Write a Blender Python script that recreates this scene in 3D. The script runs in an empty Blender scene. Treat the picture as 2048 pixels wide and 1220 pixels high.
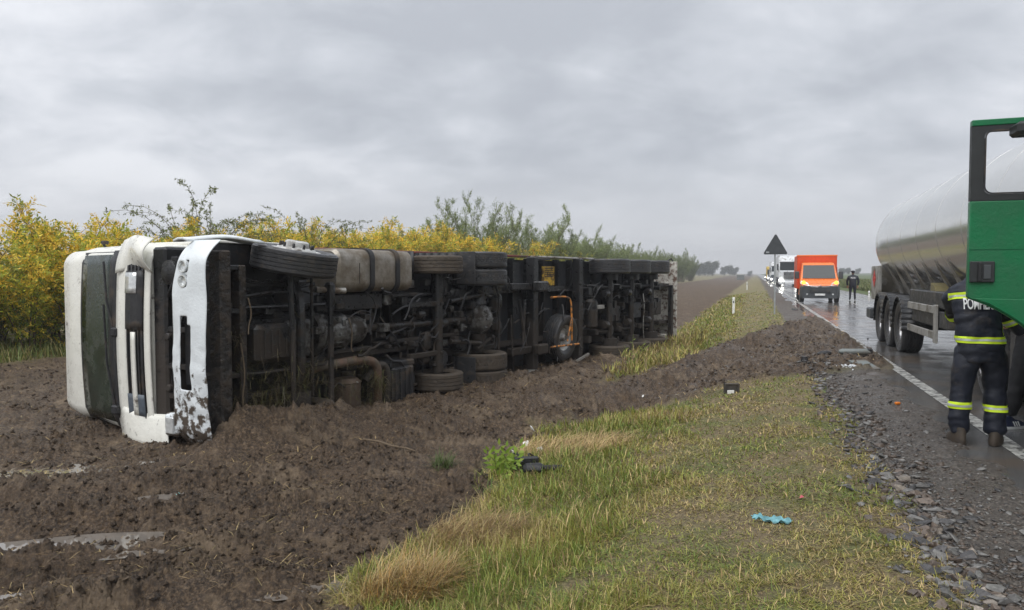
import bpy, bmesh, math, random
import numpy as np
from mathutils import Vector, Matrix
from mathutils.bvhtree import BVHTree
random.seed(7); RNG = np.random.default_rng(7)
HAZE = True
SC = bpy.context.scene; COL = SC.collection
PI = math.pi
# ---------------------------------------------------------------- camera, world, sun, exposure
CAMH = 1.6; PITCH = math.atan(62/1480)
cam = bpy.data.objects.new('camera', bpy.data.cameras.new('camera')); COL.objects.link(cam)
cam.location = (0, 0, CAMH); cam.rotation_euler = (PI/2 - PITCH, 0, 0)
cam.data.sensor_width = 36; cam.data.lens = 36*1480/2048; cam.data.clip_end = 6000; cam.data.clip_start = .05
SC.camera = cam
SC.view_settings.view_transform = 'Standard'; SC.view_settings.look = 'None'
SC.view_settings.exposure = 0.85; SC.view_settings.gamma = 1; SC.view_settings.use_curve_mapping = False
SUN_EL, SUN_AZ = math.radians(62), math.radians(215)
sun = bpy.data.objects.new('sun', bpy.data.lights.new('sun', 'SUN')); COL.objects.link(sun)
sun.data.energy = 1.5; sun.data.angle = math.radians(70); sun.data.color = (1, .985, .96)
sun.rotation_euler = (PI/2 - SUN_EL, 0, PI - SUN_AZ + 0.0)
W = bpy.data.worlds.new('World'); SC.world = W; W.use_nodes = True
def build_world():
    nt = W.node_tree; nt.nodes.clear(); N = nt.nodes.new; L = nt.links.new
    out = N('ShaderNodeOutputWorld'); bg = N('ShaderNodeBackground'); L(bg.outputs[0], out.inputs[0])
    tc = N('ShaderNodeTexCoord'); sep = N('ShaderNodeSeparateXYZ'); L(tc.outputs['Generated'], sep.inputs[0])
    def M(op, a, b=None, c=None):
        n = N('ShaderNodeMath'); n.operation = op
        for i, v in enumerate((a, b, c)):
            if v is None: continue
            if hasattr(v, 'is_linked'): L(v, n.inputs[i])
            else: n.inputs[i].default_value = v
        return n.outputs[0]
    z = M('MAXIMUM', sep.outputs[2], 0.0); zz = M('ADD', z, .34)
    cx = M('DIVIDE', sep.outputs[0], zz); cy = M('DIVIDE', sep.outputs[1], zz)
    cb = N('ShaderNodeCombineXYZ'); L(cx, cb.inputs[0]); L(cy, cb.inputs[1]); cb.inputs[2].default_value = 3.3
    def noise(scale, detail, rough, dist=0.0, off=0.0):
        n = N('ShaderNodeTexNoise'); n.inputs['Scale'].default_value = scale; n.inputs['Detail'].default_value = detail
        n.inputs['Roughness'].default_value = rough; n.inputs['Distortion'].default_value = dist
        mp = N('ShaderNodeMapping'); mp.inputs['Location'].default_value = (off, off*.7, 0); mp.inputs['Scale'].default_value = (1, 1.15, 1)
        L(cb.outputs[0], mp.inputs[0]); L(mp.outputs[0], n.inputs[0]); return n.outputs[0]
    n1 = noise(.95, 5, .52, .15, 4.6); n2 = noise(3.6, 8, .60, .3, 5.0)
    s = M('ADD', M('MULTIPLY', n1, .64), M('MULTIPLY', n2, .36))
    rmp = N('ShaderNodeValToRGB'); L(s, rmp.inputs[0]); cr = rmp.color_ramp; cr.interpolation = 'B_SPLINE'
    cr.elements[0].position = .40; cr.elements[0].color = (.27, .285, .315, 1)
    cr.elements[1].position = .64; cr.elements[1].color = (.52, .53, .555, 1)
    e = cr.elements.new(.48); e.color = (.335, .352, .382, 1)
    e = cr.elements.new(.55); e.color = (.39, .405, .436, 1)
    # clouds flatten into an even pale grey toward the horizon
    hz = M('SMOOTH_MIN', M('MULTIPLY', z, 6.5), 1.0, .2)
    mix = N('ShaderNodeMix'); mix.data_type = 'RGBA'; L(hz, mix.inputs[0]); mix.inputs[6].default_value = (.43, .438, .46, 1); L(rmp.outputs[0], mix.inputs[7])
    sky = N('ShaderNodeTexSky'); sky.sky_type = 'NISHITA'; sky.sun_disc = False; sky.sun_elevation = SUN_EL; sky.sun_rotation = SUN_AZ
    ss = N('ShaderNodeVectorMath'); ss.operation = 'SCALE'; L(sky.outputs[0], ss.inputs[0]); ss.inputs['Scale'].default_value = .08
    m2 = N('ShaderNodeMix'); m2.data_type = 'RGBA'; m2.inputs[0].default_value = .03; L(mix.outputs[2], m2.inputs[6]); L(ss.outputs[0], m2.inputs[7])
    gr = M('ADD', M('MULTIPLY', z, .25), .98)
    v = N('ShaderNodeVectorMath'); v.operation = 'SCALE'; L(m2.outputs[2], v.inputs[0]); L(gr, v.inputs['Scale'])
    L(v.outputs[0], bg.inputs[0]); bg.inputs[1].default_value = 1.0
build_world()
# ---------------------------------------------------------------- geometry helpers
def ray(u, v):
    F = Vector((0, math.cos(PITCH), -math.sin(PITCH))); U = Vector((0, math.sin(PITCH), math.cos(PITCH)))
    return F*1480 + Vector((1, 0, 0))*(u-1024) + U*(610-v)
def gp(u, v, z=0.0):
    r = ray(u, v); t = (z-CAMH)/r.z; return Vector((r.x*t, r.y*t, z))
def pt(u, v, Y):
    r = ray(u, v); t = Y/r.y; return Vector((r.x*t, Y, CAMH + r.z*t))
RD = Vector((.3134, .9496, 0)); RN = Vector((-.9496, .3134, 0)); RO = Vector((2.38, 0, 0))
def rp(s, q, z=0.0):
    p = RO + RD*s + RN*q; return Vector((p.x, p.y, z))
def road_sq(x, y):
    return (x-2.38)*.3134 + y*.9496, -(x-2.38)*.9496 + y*.3134
def _h(ix, iy, seed):
    h = (ix.astype(np.int64)*374761393 + iy.astype(np.int64)*668265263 + seed*1274126177) & 0xffffffff
    h = ((h ^ (h >> 13))*1274126177) & 0xffffffff
    return (h ^ (h >> 16)) & 0xffffffff
def perlin(x, y, seed=0):
    x0 = np.floor(x); y0 = np.floor(y); fx = x-x0; fy = y-y0
    ux = fx*fx*fx*(fx*(fx*6-15)+10); uy = fy*fy*fy*(fy*(fy*6-15)+10)
    def g(dx, dy):
        a = _h(x0+dx, y0+dy, seed)/4294967296.0*2*np.pi
        return np.cos(a)*(fx-dx) + np.sin(a)*(fy-dy)
    a = g(0, 0)*(1-ux) + g(1, 0)*ux; b = g(0, 1)*(1-ux) + g(1, 1)*ux
    return (a*(1-uy) + b*uy)*1.5
def fbm(x, y, oct=4, seed=0, rough=.5):
    s = 0; a = 1; t = 0
    for i in range(oct):
        s = s + a*perlin(x*2**i + 17.3*i, y*2**i - 9.1*i, seed+i); t += a; a *= rough
    return s/t
def sst(a, b, x):
    t = np.clip((x-a)/(b-a), 0, 1); return t*t*(3-2*t)
def link(o, parent=None):
    COL.objects.link(o)
    if parent is not None: o.parent = parent
    return o
def smooth_mesh(me, ang=None):
    me.polygons.foreach_set('use_smooth', np.ones(len(me.polygons), bool))
    if ang is not None:
        try: me.set_sharp_from_angle(angle=math.radians(ang))
        except Exception: pass
def npmesh(name, V, F, mat=None, colors=None, parent=None, smooth=False, attrs=None):
    me = bpy.data.meshes.new(name); V = np.asarray(V, np.float32); F = np.asarray(F, np.int32)
    me.vertices.add(len(V)); me.vertices.foreach_set('co', V.ravel())
    k = F.shape[1]; me.loops.add(F.size); me.loops.foreach_set('vertex_index', F.ravel())
    me.polygons.add(len(F)); me.polygons.foreach_set('loop_start', np.arange(0, F.size, k, dtype=np.int32))
    me.update(calc_edges=True)
    if colors is not None:
        ca = me.color_attributes.new('tint', 'FLOAT_COLOR', 'POINT'); c = np.ones((len(V), 4), np.float32); c[:, :3] = colors
        ca.data.foreach_set('color', c.ravel())
    for kk, vv in (attrs or {}).items():
        at = me.attributes.new(kk, 'FLOAT', 'POINT'); at.data.foreach_set('value', np.asarray(vv, np.float32))
    if smooth: smooth_mesh(me)
    if mat: me.materials.append(mat)
    return link(bpy.data.objects.new(name, me), parent)
class MB:
    def __init__(s): s.v = []; s.f = []
    def add(s, vs, fs):
        n = len(s.v); s.v += [tuple(v) for v in vs]; s.f += [tuple(i+n for i in f) for f in fs]; return s
    def box(s, x0, x1, y0, y1, z0, z1, M=None):
        vs = [Vector((x, y, z)) for x in (x0, x1) for y in (y0, y1) for z in (z0, z1)]
        if M is not None: vs = [M @ v for v in vs]
        return s.add(vs, [(0,1,3,2),(4,6,7,5),(0,4,5,1),(2,3,7,6),(0,2,6,4),(1,5,7,3)])
    def cbox(s, x0, x1, y0, y1, z0, z1, c=.02, M=None):      # box with chamfered edges
        cx, cy, cz = (x0+x1)/2, (y0+y1)/2, (z0+z1)/2; hx, hy, hz = (x1-x0)/2, (y1-y0)/2, (z1-z0)/2
        c = min(c, abs(hx)*.45, abs(hy)*.45, abs(hz)*.45)
        bm = bmesh.new(); vs = []
        for sx in (-1, 1):
            for sy in (-1, 1):
                for sz in (-1, 1):
                    vs += [(sx*hx, sy*(hy-c), sz*(hz-c)), (sx*(hx-c), sy*hy, sz*(hz-c)), (sx*(hx-c), sy*(hy-c), sz*hz)]
        for v in vs: bm.verts.new(Vector(v)+Vector((cx, cy, cz)))
        bmesh.ops.convex_hull(bm, input=bm.verts[:]); bm.verts.index_update()
        V = [v.co.copy() for v in bm.verts]; F = [tuple(v.index for v in f.verts) for f in bm.faces]; bm.free()
        if M is not None: V = [M @ v for v in V]
        return s.add(V, F)
    def tube(s, pts, r, n=8, cap=True, smooth=0):
        pts = [Vector(p) for p in pts]
        if smooth:
            q = pts[:]
            for _ in range(smooth):
                w = [q[0]]
                for a, b in zip(q, q[1:]): w += [a*.75+b*.25, a*.25+b*.75]
                w.append(q[-1]); q = w
            if not isinstance(r, (int, float)): r = r[0]
            pts = q
        rs = [r]*len(pts) if isinstance(r, (int, float)) else list(r)
        prev = None; base = len(s.v)
        for i, p in enumerate(pts):
            d = (pts[min(i+1, len(pts)-1)] - pts[max(i-1, 0)])
            if d.length < 1e-9: d = Vector((0, 0, 1))
            d.normalize()
            if prev is None: prev = d.orthogonal().normalized()
            a = prev - d*prev.dot(d); a = a.normalized() if a.length > 1e-6 else d.orthogonal().normalized(); prev = a
            b = d.cross(a)
            for k in range(n):
                t = 2*PI*k/n; s.v.append(tuple(p + (a*math.cos(t) + b*math.sin(t))*rs[i]))
        for i in range(len(pts)-1):
            for k in range(n):
                k2 = (k+1) % n; s.f.append((base+i*n+k, base+i*n+k2, base+(i+1)*n+k2, base+(i+1)*n+k))
        if cap:
            s.f.append(tuple(base+k for k in range(n))[::-1]); s.f.append(tuple(base+(len(pts)-1)*n+k for k in range(n)))
        return s
    def lathe(s, prof, c=(0, 0, 0), axis=(0, 1, 0), n=32, lug=None, closed=False):
        ax = Vector(axis).normalized(); a = ax.orthogonal().normalized(); b = ax.cross(a); c = Vector(c); base = len(s.v); m = len(prof)
        for k in range(n):
            t = 2*PI*k/n; d = a*math.cos(t)+b*math.sin(t)
            for i, (r, h) in enumerate(prof):
                if lug: r = lug(k, i, r, h)
                s.v.append(tuple(c + d*r + ax*h))
        for k in range(n):
            k2 = (k+1) % n
            for i in range(m if closed else m-1):
                j = (i+1) % m; s.f.append((base+k*m+i, base+k2*m+i, base+k2*m+j, base+k*m+j))
        return s
    def prism(s, poly, h0, h1, fn):      # fn(u, v, h) -> point
        n = len(poly); vs = [fn(u, v, h0) for u, v in poly] + [fn(u, v, h1) for u, v in poly]
        return s.add(vs, [tuple(range(n)), tuple(range(2*n-1, n-1, -1))] + [(i, (i+1) % n + 0, (i+1) % n + n, i+n) for i in range(n)])
    def loft(s, rings, cap=True):
        n = len(rings[0]); base = len(s.v)
        for r in rings: s.v += [tuple(p) for p in r]
        for i in range(len(rings)-1):
            for k in range(n):
                k2 = (k+1) % n; s.f.append((base+i*n+k, base+i*n+k2, base+(i+1)*n+k2, base+(i+1)*n+k))
        if cap:
            s.f.append(tuple(base+k for k in range(n))[::-1]); s.f.append(tuple(base+(len(rings)-1)*n+k for k in range(n)))
        return s
    def mesh(s, name, mat, smooth=35, bevel=0):
        me = bpy.data.meshes.new(name); me.from_pydata(s.v, [], s.f)
        bm = bmesh.new(); bm.from_mesh(me); bmesh.ops.recalc_face_normals(bm, faces=bm.faces); bm.to_mesh(me); bm.free()
        if mat: me.materials.append(mat)
        if smooth: smooth_mesh(me, smooth)
        return me
    def build(s, name, mat, parent=None, smooth=35, bevel=0):
        o = link(bpy.data.objects.new(name, s.mesh(name, mat, smooth)), parent)
        if bevel:
            m = o.modifiers.new('b', 'BEVEL'); m.width = bevel; m.segments = 2; m.limit_method = 'ANGLE'; m.angle_limit = math.radians(40)
        return o
def tag(o, label=None, cat=None, group=None, kind=None):
    if label: o['label'] = label
    if cat: o['category'] = cat
    if group: o['group'] = group
    if kind: o['kind'] = kind
    return o
def thing(name, label, cat, M=None, group=None):
    o = bpy.data.objects.new(name, None); COL.objects.link(o); o.empty_display_size = .2
    if M is not None: o.matrix_world = M
    return tag(o, label, cat, group)
def frame_mat(p, X, Y, Z):
    M = Matrix.Identity(4)
    for i in range(3): M[i][0] = X[i]; M[i][1] = Y[i]; M[i][2] = Z[i]; M[i][3] = p[i]
    return M
def sub_empty(name, parent):
    o = bpy.data.objects.new(name, None); COL.objects.link(o); o.parent = parent; o.empty_display_size = .1; return o
def copy_tree(o, parent=None):
    c = o.copy(); COL.objects.link(c); c.parent = parent
    for ch in list(o.children): copy_tree(ch, c)
    return c
# ---------------------------------------------------------------- materials
def mat(name, base, rough=.6, metal=0.0, var=.18, vscale=6, bump=0.0, bscale=30, dirt=None, damt=.4, dscale=3, spec=.5, coat=0.0,
        tint=False, dsoft=0.0, trans=0.0, emit=None, estr=0.0, rvar=.12, objrand=0.0, dpos=None, streak=None):
    m = bpy.data.materials.new(name); m.use_nodes = True; nt = m.node_tree; N = nt.nodes.new; L = nt.links.new
    b = nt.nodes['Principled BSDF']
    tc = N('ShaderNodeTexCoord')
    def noise(sc, det=4, ro=.55, vec=None):
        n = N('ShaderNodeTexNoise'); n.inputs['Scale'].default_value = sc; n.inputs['Detail'].default_value = det; n.inputs['Roughness'].default_value = ro
        L(vec or tc.outputs['Object'], n.inputs[0]); return n.outputs[0]
    def ramp(x, a, c):
        r = N('ShaderNodeMapRange'); L(x, r.inputs[0]); r.inputs[1].default_value = a; r.inputs[2].default_value = c; return r
    if tint:
        at = N('ShaderNodeAttribute'); at.attribute_name = 'tint'; col = at.outputs['Color']
    else:
        rg = N('ShaderNodeRGB'); rg.outputs[0].default_value = (*base, 1); col = rg.outputs[0]
    if var:
        n = noise(vscale); r = ramp(n, .3, .7); r.inputs[3].default_value = 1-var; r.inputs[4].default_value = 1+var
        s = N('ShaderNodeVectorMath'); s.operation = 'SCALE'; L(col, s.inputs[0]); L(r.outputs[0], s.inputs['Scale']); col = s.outputs[0]
    if objrand:
        oi = N('ShaderNodeObjectInfo'); r = ramp(oi.outputs['Random'], 0, 1); r.inputs[3].default_value = 1-objrand; r.inputs[4].default_value = 1+objrand
        s = N('ShaderNodeVectorMath'); s.operation = 'SCALE'; L(col, s.inputs[0]); L(r.outputs[0], s.inputs['Scale']); col = s.outputs[0]
    dm = None
    if dirt:
        n = noise(dscale, 6, .62); r = ramp(n, .62-damt*.45-dsoft, .72-damt*.32+dsoft)
        dm = r.outputs[0]
        if dpos:      # more mud toward the side of the thing that lies on the ground: (axis, from, to)
            sp = N('ShaderNodeSeparateXYZ'); L(tc.outputs['Object'], sp.inputs[0]); rr = ramp(sp.outputs[dpos[0]], dpos[1], dpos[2])
            rr.inputs[3].default_value = -.25; rr.inputs[4].default_value = .35
            ad = N('ShaderNodeMath'); ad.operation = 'ADD'; L(n, ad.inputs[0]); L(rr.outputs[0], ad.inputs[1])
            r2 = ramp(ad.outputs[0], .60-damt*.3, .70-damt*.3); dm = r2.outputs[0]
        mx = N('ShaderNodeMix'); mx.data_type = 'RGBA'; L(dm, mx.inputs[0]); L(col, mx.inputs[6]); mx.inputs[7].default_value = (*dirt, 1); col = mx.outputs[2]
    L(col, b.inputs['Base Color'])
    if rvar:
        n = noise(vscale*1.7, 5); r = ramp(n, .3, .7); r.inputs[3].default_value = max(0, rough-rvar); r.inputs[4].default_value = min(1, rough+rvar); ro = r.outputs[0]
        if dm is not None:
            mm = N('ShaderNodeMix'); L(dm, mm.inputs[0]); L(ro, mm.inputs[2]); mm.inputs[3].default_value = .72; ro = mm.outputs[0]
        L(ro, b.inputs['Roughness'])
    else: b.inputs['Roughness'].default_value = rough
    b.inputs['Metallic'].default_value = metal; b.inputs['Specular IOR Level'].default_value = spec; b.inputs['Coat Weight'].default_value = coat
    if trans: b.inputs['Transmission Weight'].default_value = trans
    if emit: b.inputs['Emission Color'].default_value = (*emit, 1); b.inputs['Emission Strength'].default_value = estr
    if bump or dm is not None:
        bp = N('ShaderNodeBump'); bp.inputs['Strength'].default_value = max(bump, .25 if dm is not None else 0); bp.inputs['Distance'].default_value = .02
        n = noise(bscale, 5, .6); h = n
        if dm is not None:
            ad = N('ShaderNodeMath'); ad.operation = 'MULTIPLY_ADD'; L(dm, ad.inputs[0]); ad.inputs[1].default_value = .6; L(n, ad.inputs[2]); h = ad.outputs[0]
        L(h, bp.inputs['Height']); L(bp.outputs[0], b.inputs['Normal'])
    return m
MUD = (.070, .052, .037)
M_ = {}
def mk(k, *a, **kw): M_[k] = mat(k, *a, **kw); return M_[k]
mk('white_paint', (.80, .79, .72), .32, dirt=MUD, damt=.02, dscale=5, coat=.3, var=.05)
mk('bumper_paint', (.74, .78, .80), .38, dirt=MUD, damt=.31, dscale=9, coat=.2, var=.06, dpos=(1, -.5, 1.9))
mk('black_plastic', (.018, .018, .02), .5, bump=.1, dirt=MUD, damt=.2)
mk('under_steel', (.012, .012, .013), .34, dirt=(.036, .028, .022), damt=.26, dscale=2.6, bump=.3, dpos=(1, -1.6, 1.4))
mk('under_steel_b', (.035, .035, .036), .30, metal=.4, dirt=(.048, .038, .030), damt=.32, dscale=4, bump=.3, dpos=(1, -1.6, 1.4))
mk('cast_metal', (.19, .19, .185), .36, metal=.6, dirt=(.045, .037, .030), damt=.45, dscale=5, bump=.4)
mk('rust_pipe', (.15, .085, .055), .6, dirt=(.09, .07, .05), damt=.5, dscale=5, bump=.3)
mk('rubber', (.038, .038, .040), .36, bump=.15, dirt=(.06, .052, .044), damt=.22, dscale=8)  # base lifted to bring out sky highlights on the upper tyres
mk('muddy_rubber', (.03, .028, .026), .6, bump=.6, bscale=14, dirt=(.075, .058, .042), damt=.75, dscale=7)
mk('fuel_tank', (.36, .335, .295), .36, metal=.7, dirt=(.18, .145, .105), damt=.5, dscale=5, bump=.1, var=.22, dsoft=.12)
mk('mud_crust', (.012, .010, .009), .5, bump=1.0, bscale=12, dirt=(.040, .029, .020), damt=.42, dscale=7)
mk('rim_paint', (.62, .62, .60), .4, metal=.2, dirt=MUD, damt=.3)
mk('alloy', (.55, .55, .56), .3, metal=.9, dirt=(.12, .10, .085), damt=.35, dscale=8)
mk('windscreen', (.012, .026, .018), .09, var=.4, vscale=2, rvar=.05, spec=.6, coat=.0, dirt=(.06, .06, .045), damt=.12, dscale=4, dsoft=.1)
mk('dark_glass', (.015, .02, .022), .06, var=.1, rvar=.02, spec=.5)
mk('glass', (1, 1, 1), .02, trans=1.0, var=0, rvar=0, spec=.5)
M_['glass'].node_tree.nodes['Principled BSDF'].inputs['IOR'].default_value = 1.03
mk('lamp_clear', (.7, .72, .72), .1, metal=.4, var=.2, vscale=20)
mk('grille_grey', (.10, .12, .145), .45, var=.2, vscale=14)
mk('red_oxide', (.20, .05, .035), .55, dirt=MUD, damt=.35)
mk('alu_rail', (.5, .49, .46), .4, metal=.5, dirt=(.15, .12, .09), damt=.4)
mk('orange_paint', (.62, .23, .03), .4, dirt=MUD, damt=.45, dscale=10)
mk('yellow_plate', (.62, .38, .02), .45, dirt=(.12, .07, .03), damt=.4, dscale=9)
mk('tarp_grey', (.03, .032, .036), .5, bump=.1)  # darkened so the shaded gaps behind the trailer tyres read black
mk('tank_steel', (.80, .795, .77), .17, metal=.72, var=.03, vscale=1.2, rvar=.04, spec=.6)
mk('tank_frame', (.46, .45, .42), .40, metal=.4, dirt=(.20, .18, .145), damt=.4)
mk('fender_black', (.03, .031, .033), .4, dirt=(.10, .09, .075), damt=.25)
mk('green_paint', (.0, .165, .055), .30, spec=.35, coat=.12, var=.10, vscale=2.5, dirt=(.03, .12, .06), damt=.16, dscale=2.2, dsoft=.15)
mk('green_dark', (.0, .09, .033), .4, spec=.25, coat=.0, var=.05)
mk('door_trim', (.022, .024, .025), .5, bump=.05)
mk('navy_cloth', (.009, .012, .023), .58, bump=.35, bscale=14, var=.25, dirt=(.05, .042, .035), damt=.12)
mk('black_cloth', (.010, .010, .012), .8, bump=.3, bscale=16)
mk('hi_vis', (.72, .95, .03), .5, var=.06)
mk('reflective', (.62, .66, .62), .35, metal=.3, var=.1)
mk('letter_white', (.82, .84, .84), .45, var=.1)
mk('skin', (.50, .27, .18), .5, var=.1, bump=.1)
mk('boot', (.022, .019, .017), .5, dirt=(.06, .045, .032), damt=.7, dscale=14)
mk('shoe_navy', (.012, .02, .06), .6)
mk('van_orange', (.85, .19, .02), .3, coat=.4, var=.04)
mk('tarp_orange', (.72, .075, .012), .42, var=.08, bump=.15, bscale=5)
mk('truck_white', (.70, .72, .74), .35, coat=.3, var=.05, dirt=(.25, .23, .2), damt=.2)
mk('grey_plastic', (.06, .065, .07), .45)
mk('headlamp', (1, 1, .95), .3, var=0, rvar=0, emit=(1, .97, .88), estr=5)
mk('headlamp_far', (1, 1, .95), .3, var=0, rvar=0, emit=(1, .96, .85), estr=9)
mk('lamp_amber', (1, .5, .02), .3, var=0, rvar=0, emit=(1, .55, .03), estr=2.6)
mk('plate_white', (.75, .75, .73), .4)
mk('chrome', (.8, .8, .8), .15, metal=1)
mk('bus_yellow', (.62, .42, .06), .4)
mk('car_grey', (.2, .21, .23), .3, coat=.4)
mk('galv', (.42, .44, .45), .42, metal=.5, var=.15)
mk('sign_back', (.05, .055, .06), .55, var=.2)
mk('post_white', (.78, .78, .75), .5, dirt=(.3, .26, .2), damt=.2)
mk('red_plastic', (.65, .02, .02), .3)
mk('wood', (.13, .095, .06), .8, bump=.3)
mk('blue_cloth', (.16, .36, .40), .7, bump=.3, bscale=30, var=.3, vscale=25)
mk('white_scrap', (.8, .8, .77), .4)
mk('grey_panel', (.17, .19, .185), .4, dirt=(.16, .14, .12), damt=.3)
mk('leaf', (1, 1, 1), .5, var=.12, vscale=2, tint=True, objrand=.14, spec=.35)
mk('bark', (.10, .07, .045), .8, bump=.3)
mk('blade', (1, 1, 1), .5, var=.1, vscale=2, tint=True, spec=.4)
def add_translucency(k, f=.3):
    nt = M_[k].node_tree; b = nt.nodes['Principled BSDF']; out = nt.nodes['Material Output']; t = nt.nodes.new('ShaderNodeBsdfTranslucent'); mx = nt.nodes.new('ShaderNodeMixShader')
    mx.inputs[0].default_value = f; src = b.inputs['Base Color'].links[0].from_socket; nt.links.new(src, t.inputs[0])
    nt.links.new(b.outputs[0], mx.inputs[1]); nt.links.new(t.outputs[0], mx.inputs[2]); nt.links.new(mx.outputs[0], out.inputs[0])
add_translucency('leaf', .35); add_translucency('blade', .25)
# ---------------------------------------------------------------- terrain
TP0 = Vector((-3.22, 8.35, .76)); TD = Vector((.5, .866, 0)); TU = Vector((-.866, .5, 0))          # overturned tractor
RP0 = Vector((-.18, 13.6, .72)); TRD = Vector((.55, .835, 0)).normalized(); TRU = Vector((-TRD.y, TRD.x, 0))    # its trailer
PUDDLES = [(60, 945, 1.0, .30, -.52), (70, 1083, .75, .22, -.53), (235, 1092, .22, .09, -.50), (285, 1106, .30, .07, -.50), (650, 1160, .38, .16, -.50),
           (330, 990, .30, .10, -.50), (20, 1185, .3, .12, -.53), (1950, 975, .42, .13, -.01), (1868, 812, .6, .10, -.01), (1590, 640, 1.5, .12, -.02), (1660, 655, .9, .1, 0)]
PUD = []
def masks(x, y):
    s, q = road_sq(x, y)
    e1 = fbm(x*.9, y*.9, 3, 11)*.45; e2 = fbm(x*2.2, y*2.2, 3, 23)*.22
    mud = sst(-.15, .25, q - np.clip(4.42+.065*s, 4.3, 4.95) + e1*1.2 + e2)
    slo = 13.2 - .84*q + e1*1.5; shi = 28.6 - 2.95*q + e1*2.0
    trail = sst(-.25, .35, s-slo)*sst(-.25, .6, shi-s)*sst(-.1, .35, q+.12+e2)*(q < 7)
    mud = np.maximum(mud, trail)
    band = 18.2 + fbm(s*.2, q*.0, 2, 31)*1.2
    mud = mud*(1 - sst(0, .8, q-band))                       # grass strip at the foot of the bushes
    gravel = sst(0, .16, 1.24 + .012*np.clip(s, 0, 14) - q + e2*.7 + e1*.22)*(q > -8)*(1-trail)
    mud = np.where(q < -5.9, 0, mud)
    return mud, trail, gravel, s, q
def height(x, y, fine=True):
    mud, trail, gravel, s, q = masks(x, y)
    z = -.05*sst(.3, 1.6, q) - .45*sst(1.5, 5.1, q) + .04*sst(6, 12, q)
    z = z - .04*np.exp(-((q-5.2)/.5)**2)
    z = z + .32*sst(-6.6, -9.5, q) + np.where(q < -60, 0, 0)
    z = z + (.022*np.exp(-((q-.5)/.3)**2) - .07*sst(.46+.25*perlin(s*2.1, q*0+.5, 15)+.08*perlin(s*9, q*3, 16), .22+.25*perlin(s*2.1, q*0+.5, 15), q)*sst(-5.75, -5.5, q))*(1-trail) + .035*trail*sst(1.5, .3, q)          # bed under the road sheet
    big = fbm(x*.13, y*.13, 3, 5)
    off = sst(4, 9, q)
    z = z + .10*big*off
    # the ground swells a little far away
    r = np.hypot(x, y)
    z = z + sst(120, 900, r)*(.9 + fbm(x*.004, y*.004, 2, 77)*3.0)*np.clip((np.abs(q+2.8)-3.2)/20, 0, 1)
    if fine:
        # clods
        f1 = fbm(x*1.3, y*1.3, 3, 41); c1 = perlin(x*5.3, y*5.3, 43); c2 = perlin(x*13, y*13, 47); c3 = perlin(x*31, y*31, 53); c4 = perlin(x*62, y*62, 59)
        fade = 1/(1+(r/30)**2); lump = np.abs(c1)*.06 + np.maximum(c2, -.15)*.050 + np.abs(c3)*.042 + np.abs(c4)*.026 + np.abs(perlin(x*110, y*110, 67))*.010
        # wheel tracks running up to the lorry
        tx = x*.955 + y*.296; ty = -x*.296 + y*.955
        tr = np.cos((ty + .15*fbm(tx*.5, ty*.5, 2, 61))*2*np.pi/.95)
        trk = sst(.8, -1.0, x)*sst(9.0, 7.0, y)
        z = z + mud*(f1*.05 + lump*(.55+.9*sst(-.3, .4, f1))*(.4+.6*fade) - .06*tr*trk*(q > 4.5))
        # ploughed-up ruts of the skid, from the road down to the lorry
        a = (s-27)*.27 + (q-.5)*.96; b = (s-27)*.96 - (q-.5)*.27
        rut = -.10*np.exp(-((a-.3+.25*perlin(b*.5, b*0, 3))/.28)**2) - .12*np.exp(-((a+1.0+.3*perlin(b*.6, b*0, 9))/.3)**2) + .09*np.exp(-((a+.35+.3*perlin(b*.7, b*0, 19))/.25)**2)
        z = z + trail*(1.35*rut*sst(.2, 1.4, q) + np.abs(c1)*.07 + np.abs(c2)*.03)
        z = z + (1-mud)*(1-gravel)*(fbm(x*2.1, y*2.1, 3, 71)*.03 + c2*.008)*sst(.5, 1.6, q)*fade
        z = z + gravel*(c3*.006 + c2*.004 + c4*.003)*sst(.25, .6, q)*fade
        # berm pushed up along the underside of the lorry
        for (P, D, U, L0, L1) in ((TP0, TD, TU, -.3, 6.6), (RP0, TRD, TRU, .5, 10.6)):
            dx = x-P.x; dy = y-P.y; aa = dx*D.x+dy*D.y; hh = dx*U.x+dy*U.y
            inb = sst(L0-.5, L0+.3, aa)*sst(L1+.5, L1-.3, aa)
            z = z + inb*(.13+.20*fbm(x*1.1, y*1.1, 3, 83))*np.exp(-((hh+.05)/.50)**2)*(.9+.25*np.abs(c1)) + (.26*np.exp(-((aa-1.3)/1.1)**2-((hh-.12)/.36)**2) + .26*np.exp(-((aa-.45)/.38)**2-((hh-.30)/.28)**2) if P is TP0 else 0)
        for (px, py, rx, ry, pz) in PUD:
            ca, sa = (.94, .34) if px < 1 else (.3134, .9496); ddx = (x-px)*ca+(y-py)*sa; ddy = -(x-px)*sa+(y-py)*ca
            w = np.exp(-((ddx/rx)**2+(ddy/ry)**2)*.8)
            z = z*(1-w*.92) + (pz-.040+ (np.abs(c2)*.065+c3*.016+np.abs(c1)*.015))*w*.92
    return z
for (u, v, rx, ry, z) in PUDDLES:
    p = gp(u, v, -.48); a_ = np.linspace(0, 2*PI, 60); c_, s_ = (.94, .34) if p.x < 1 else (.3134, .9496); ex, ey = 1.45*rx*np.cos(a_), 1.45*ry*np.sin(a_); zz_ = np.percentile(height(p.x+ex*c_-ey*s_, p.y+ex*s_+ey*c_), 12); PUD.append((p.x, p.y, rx, ry, float(zz_)+(.016 if p.x < -2 else .002)))
for i, t in enumerate(PUD): PUD[i] = t
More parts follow.
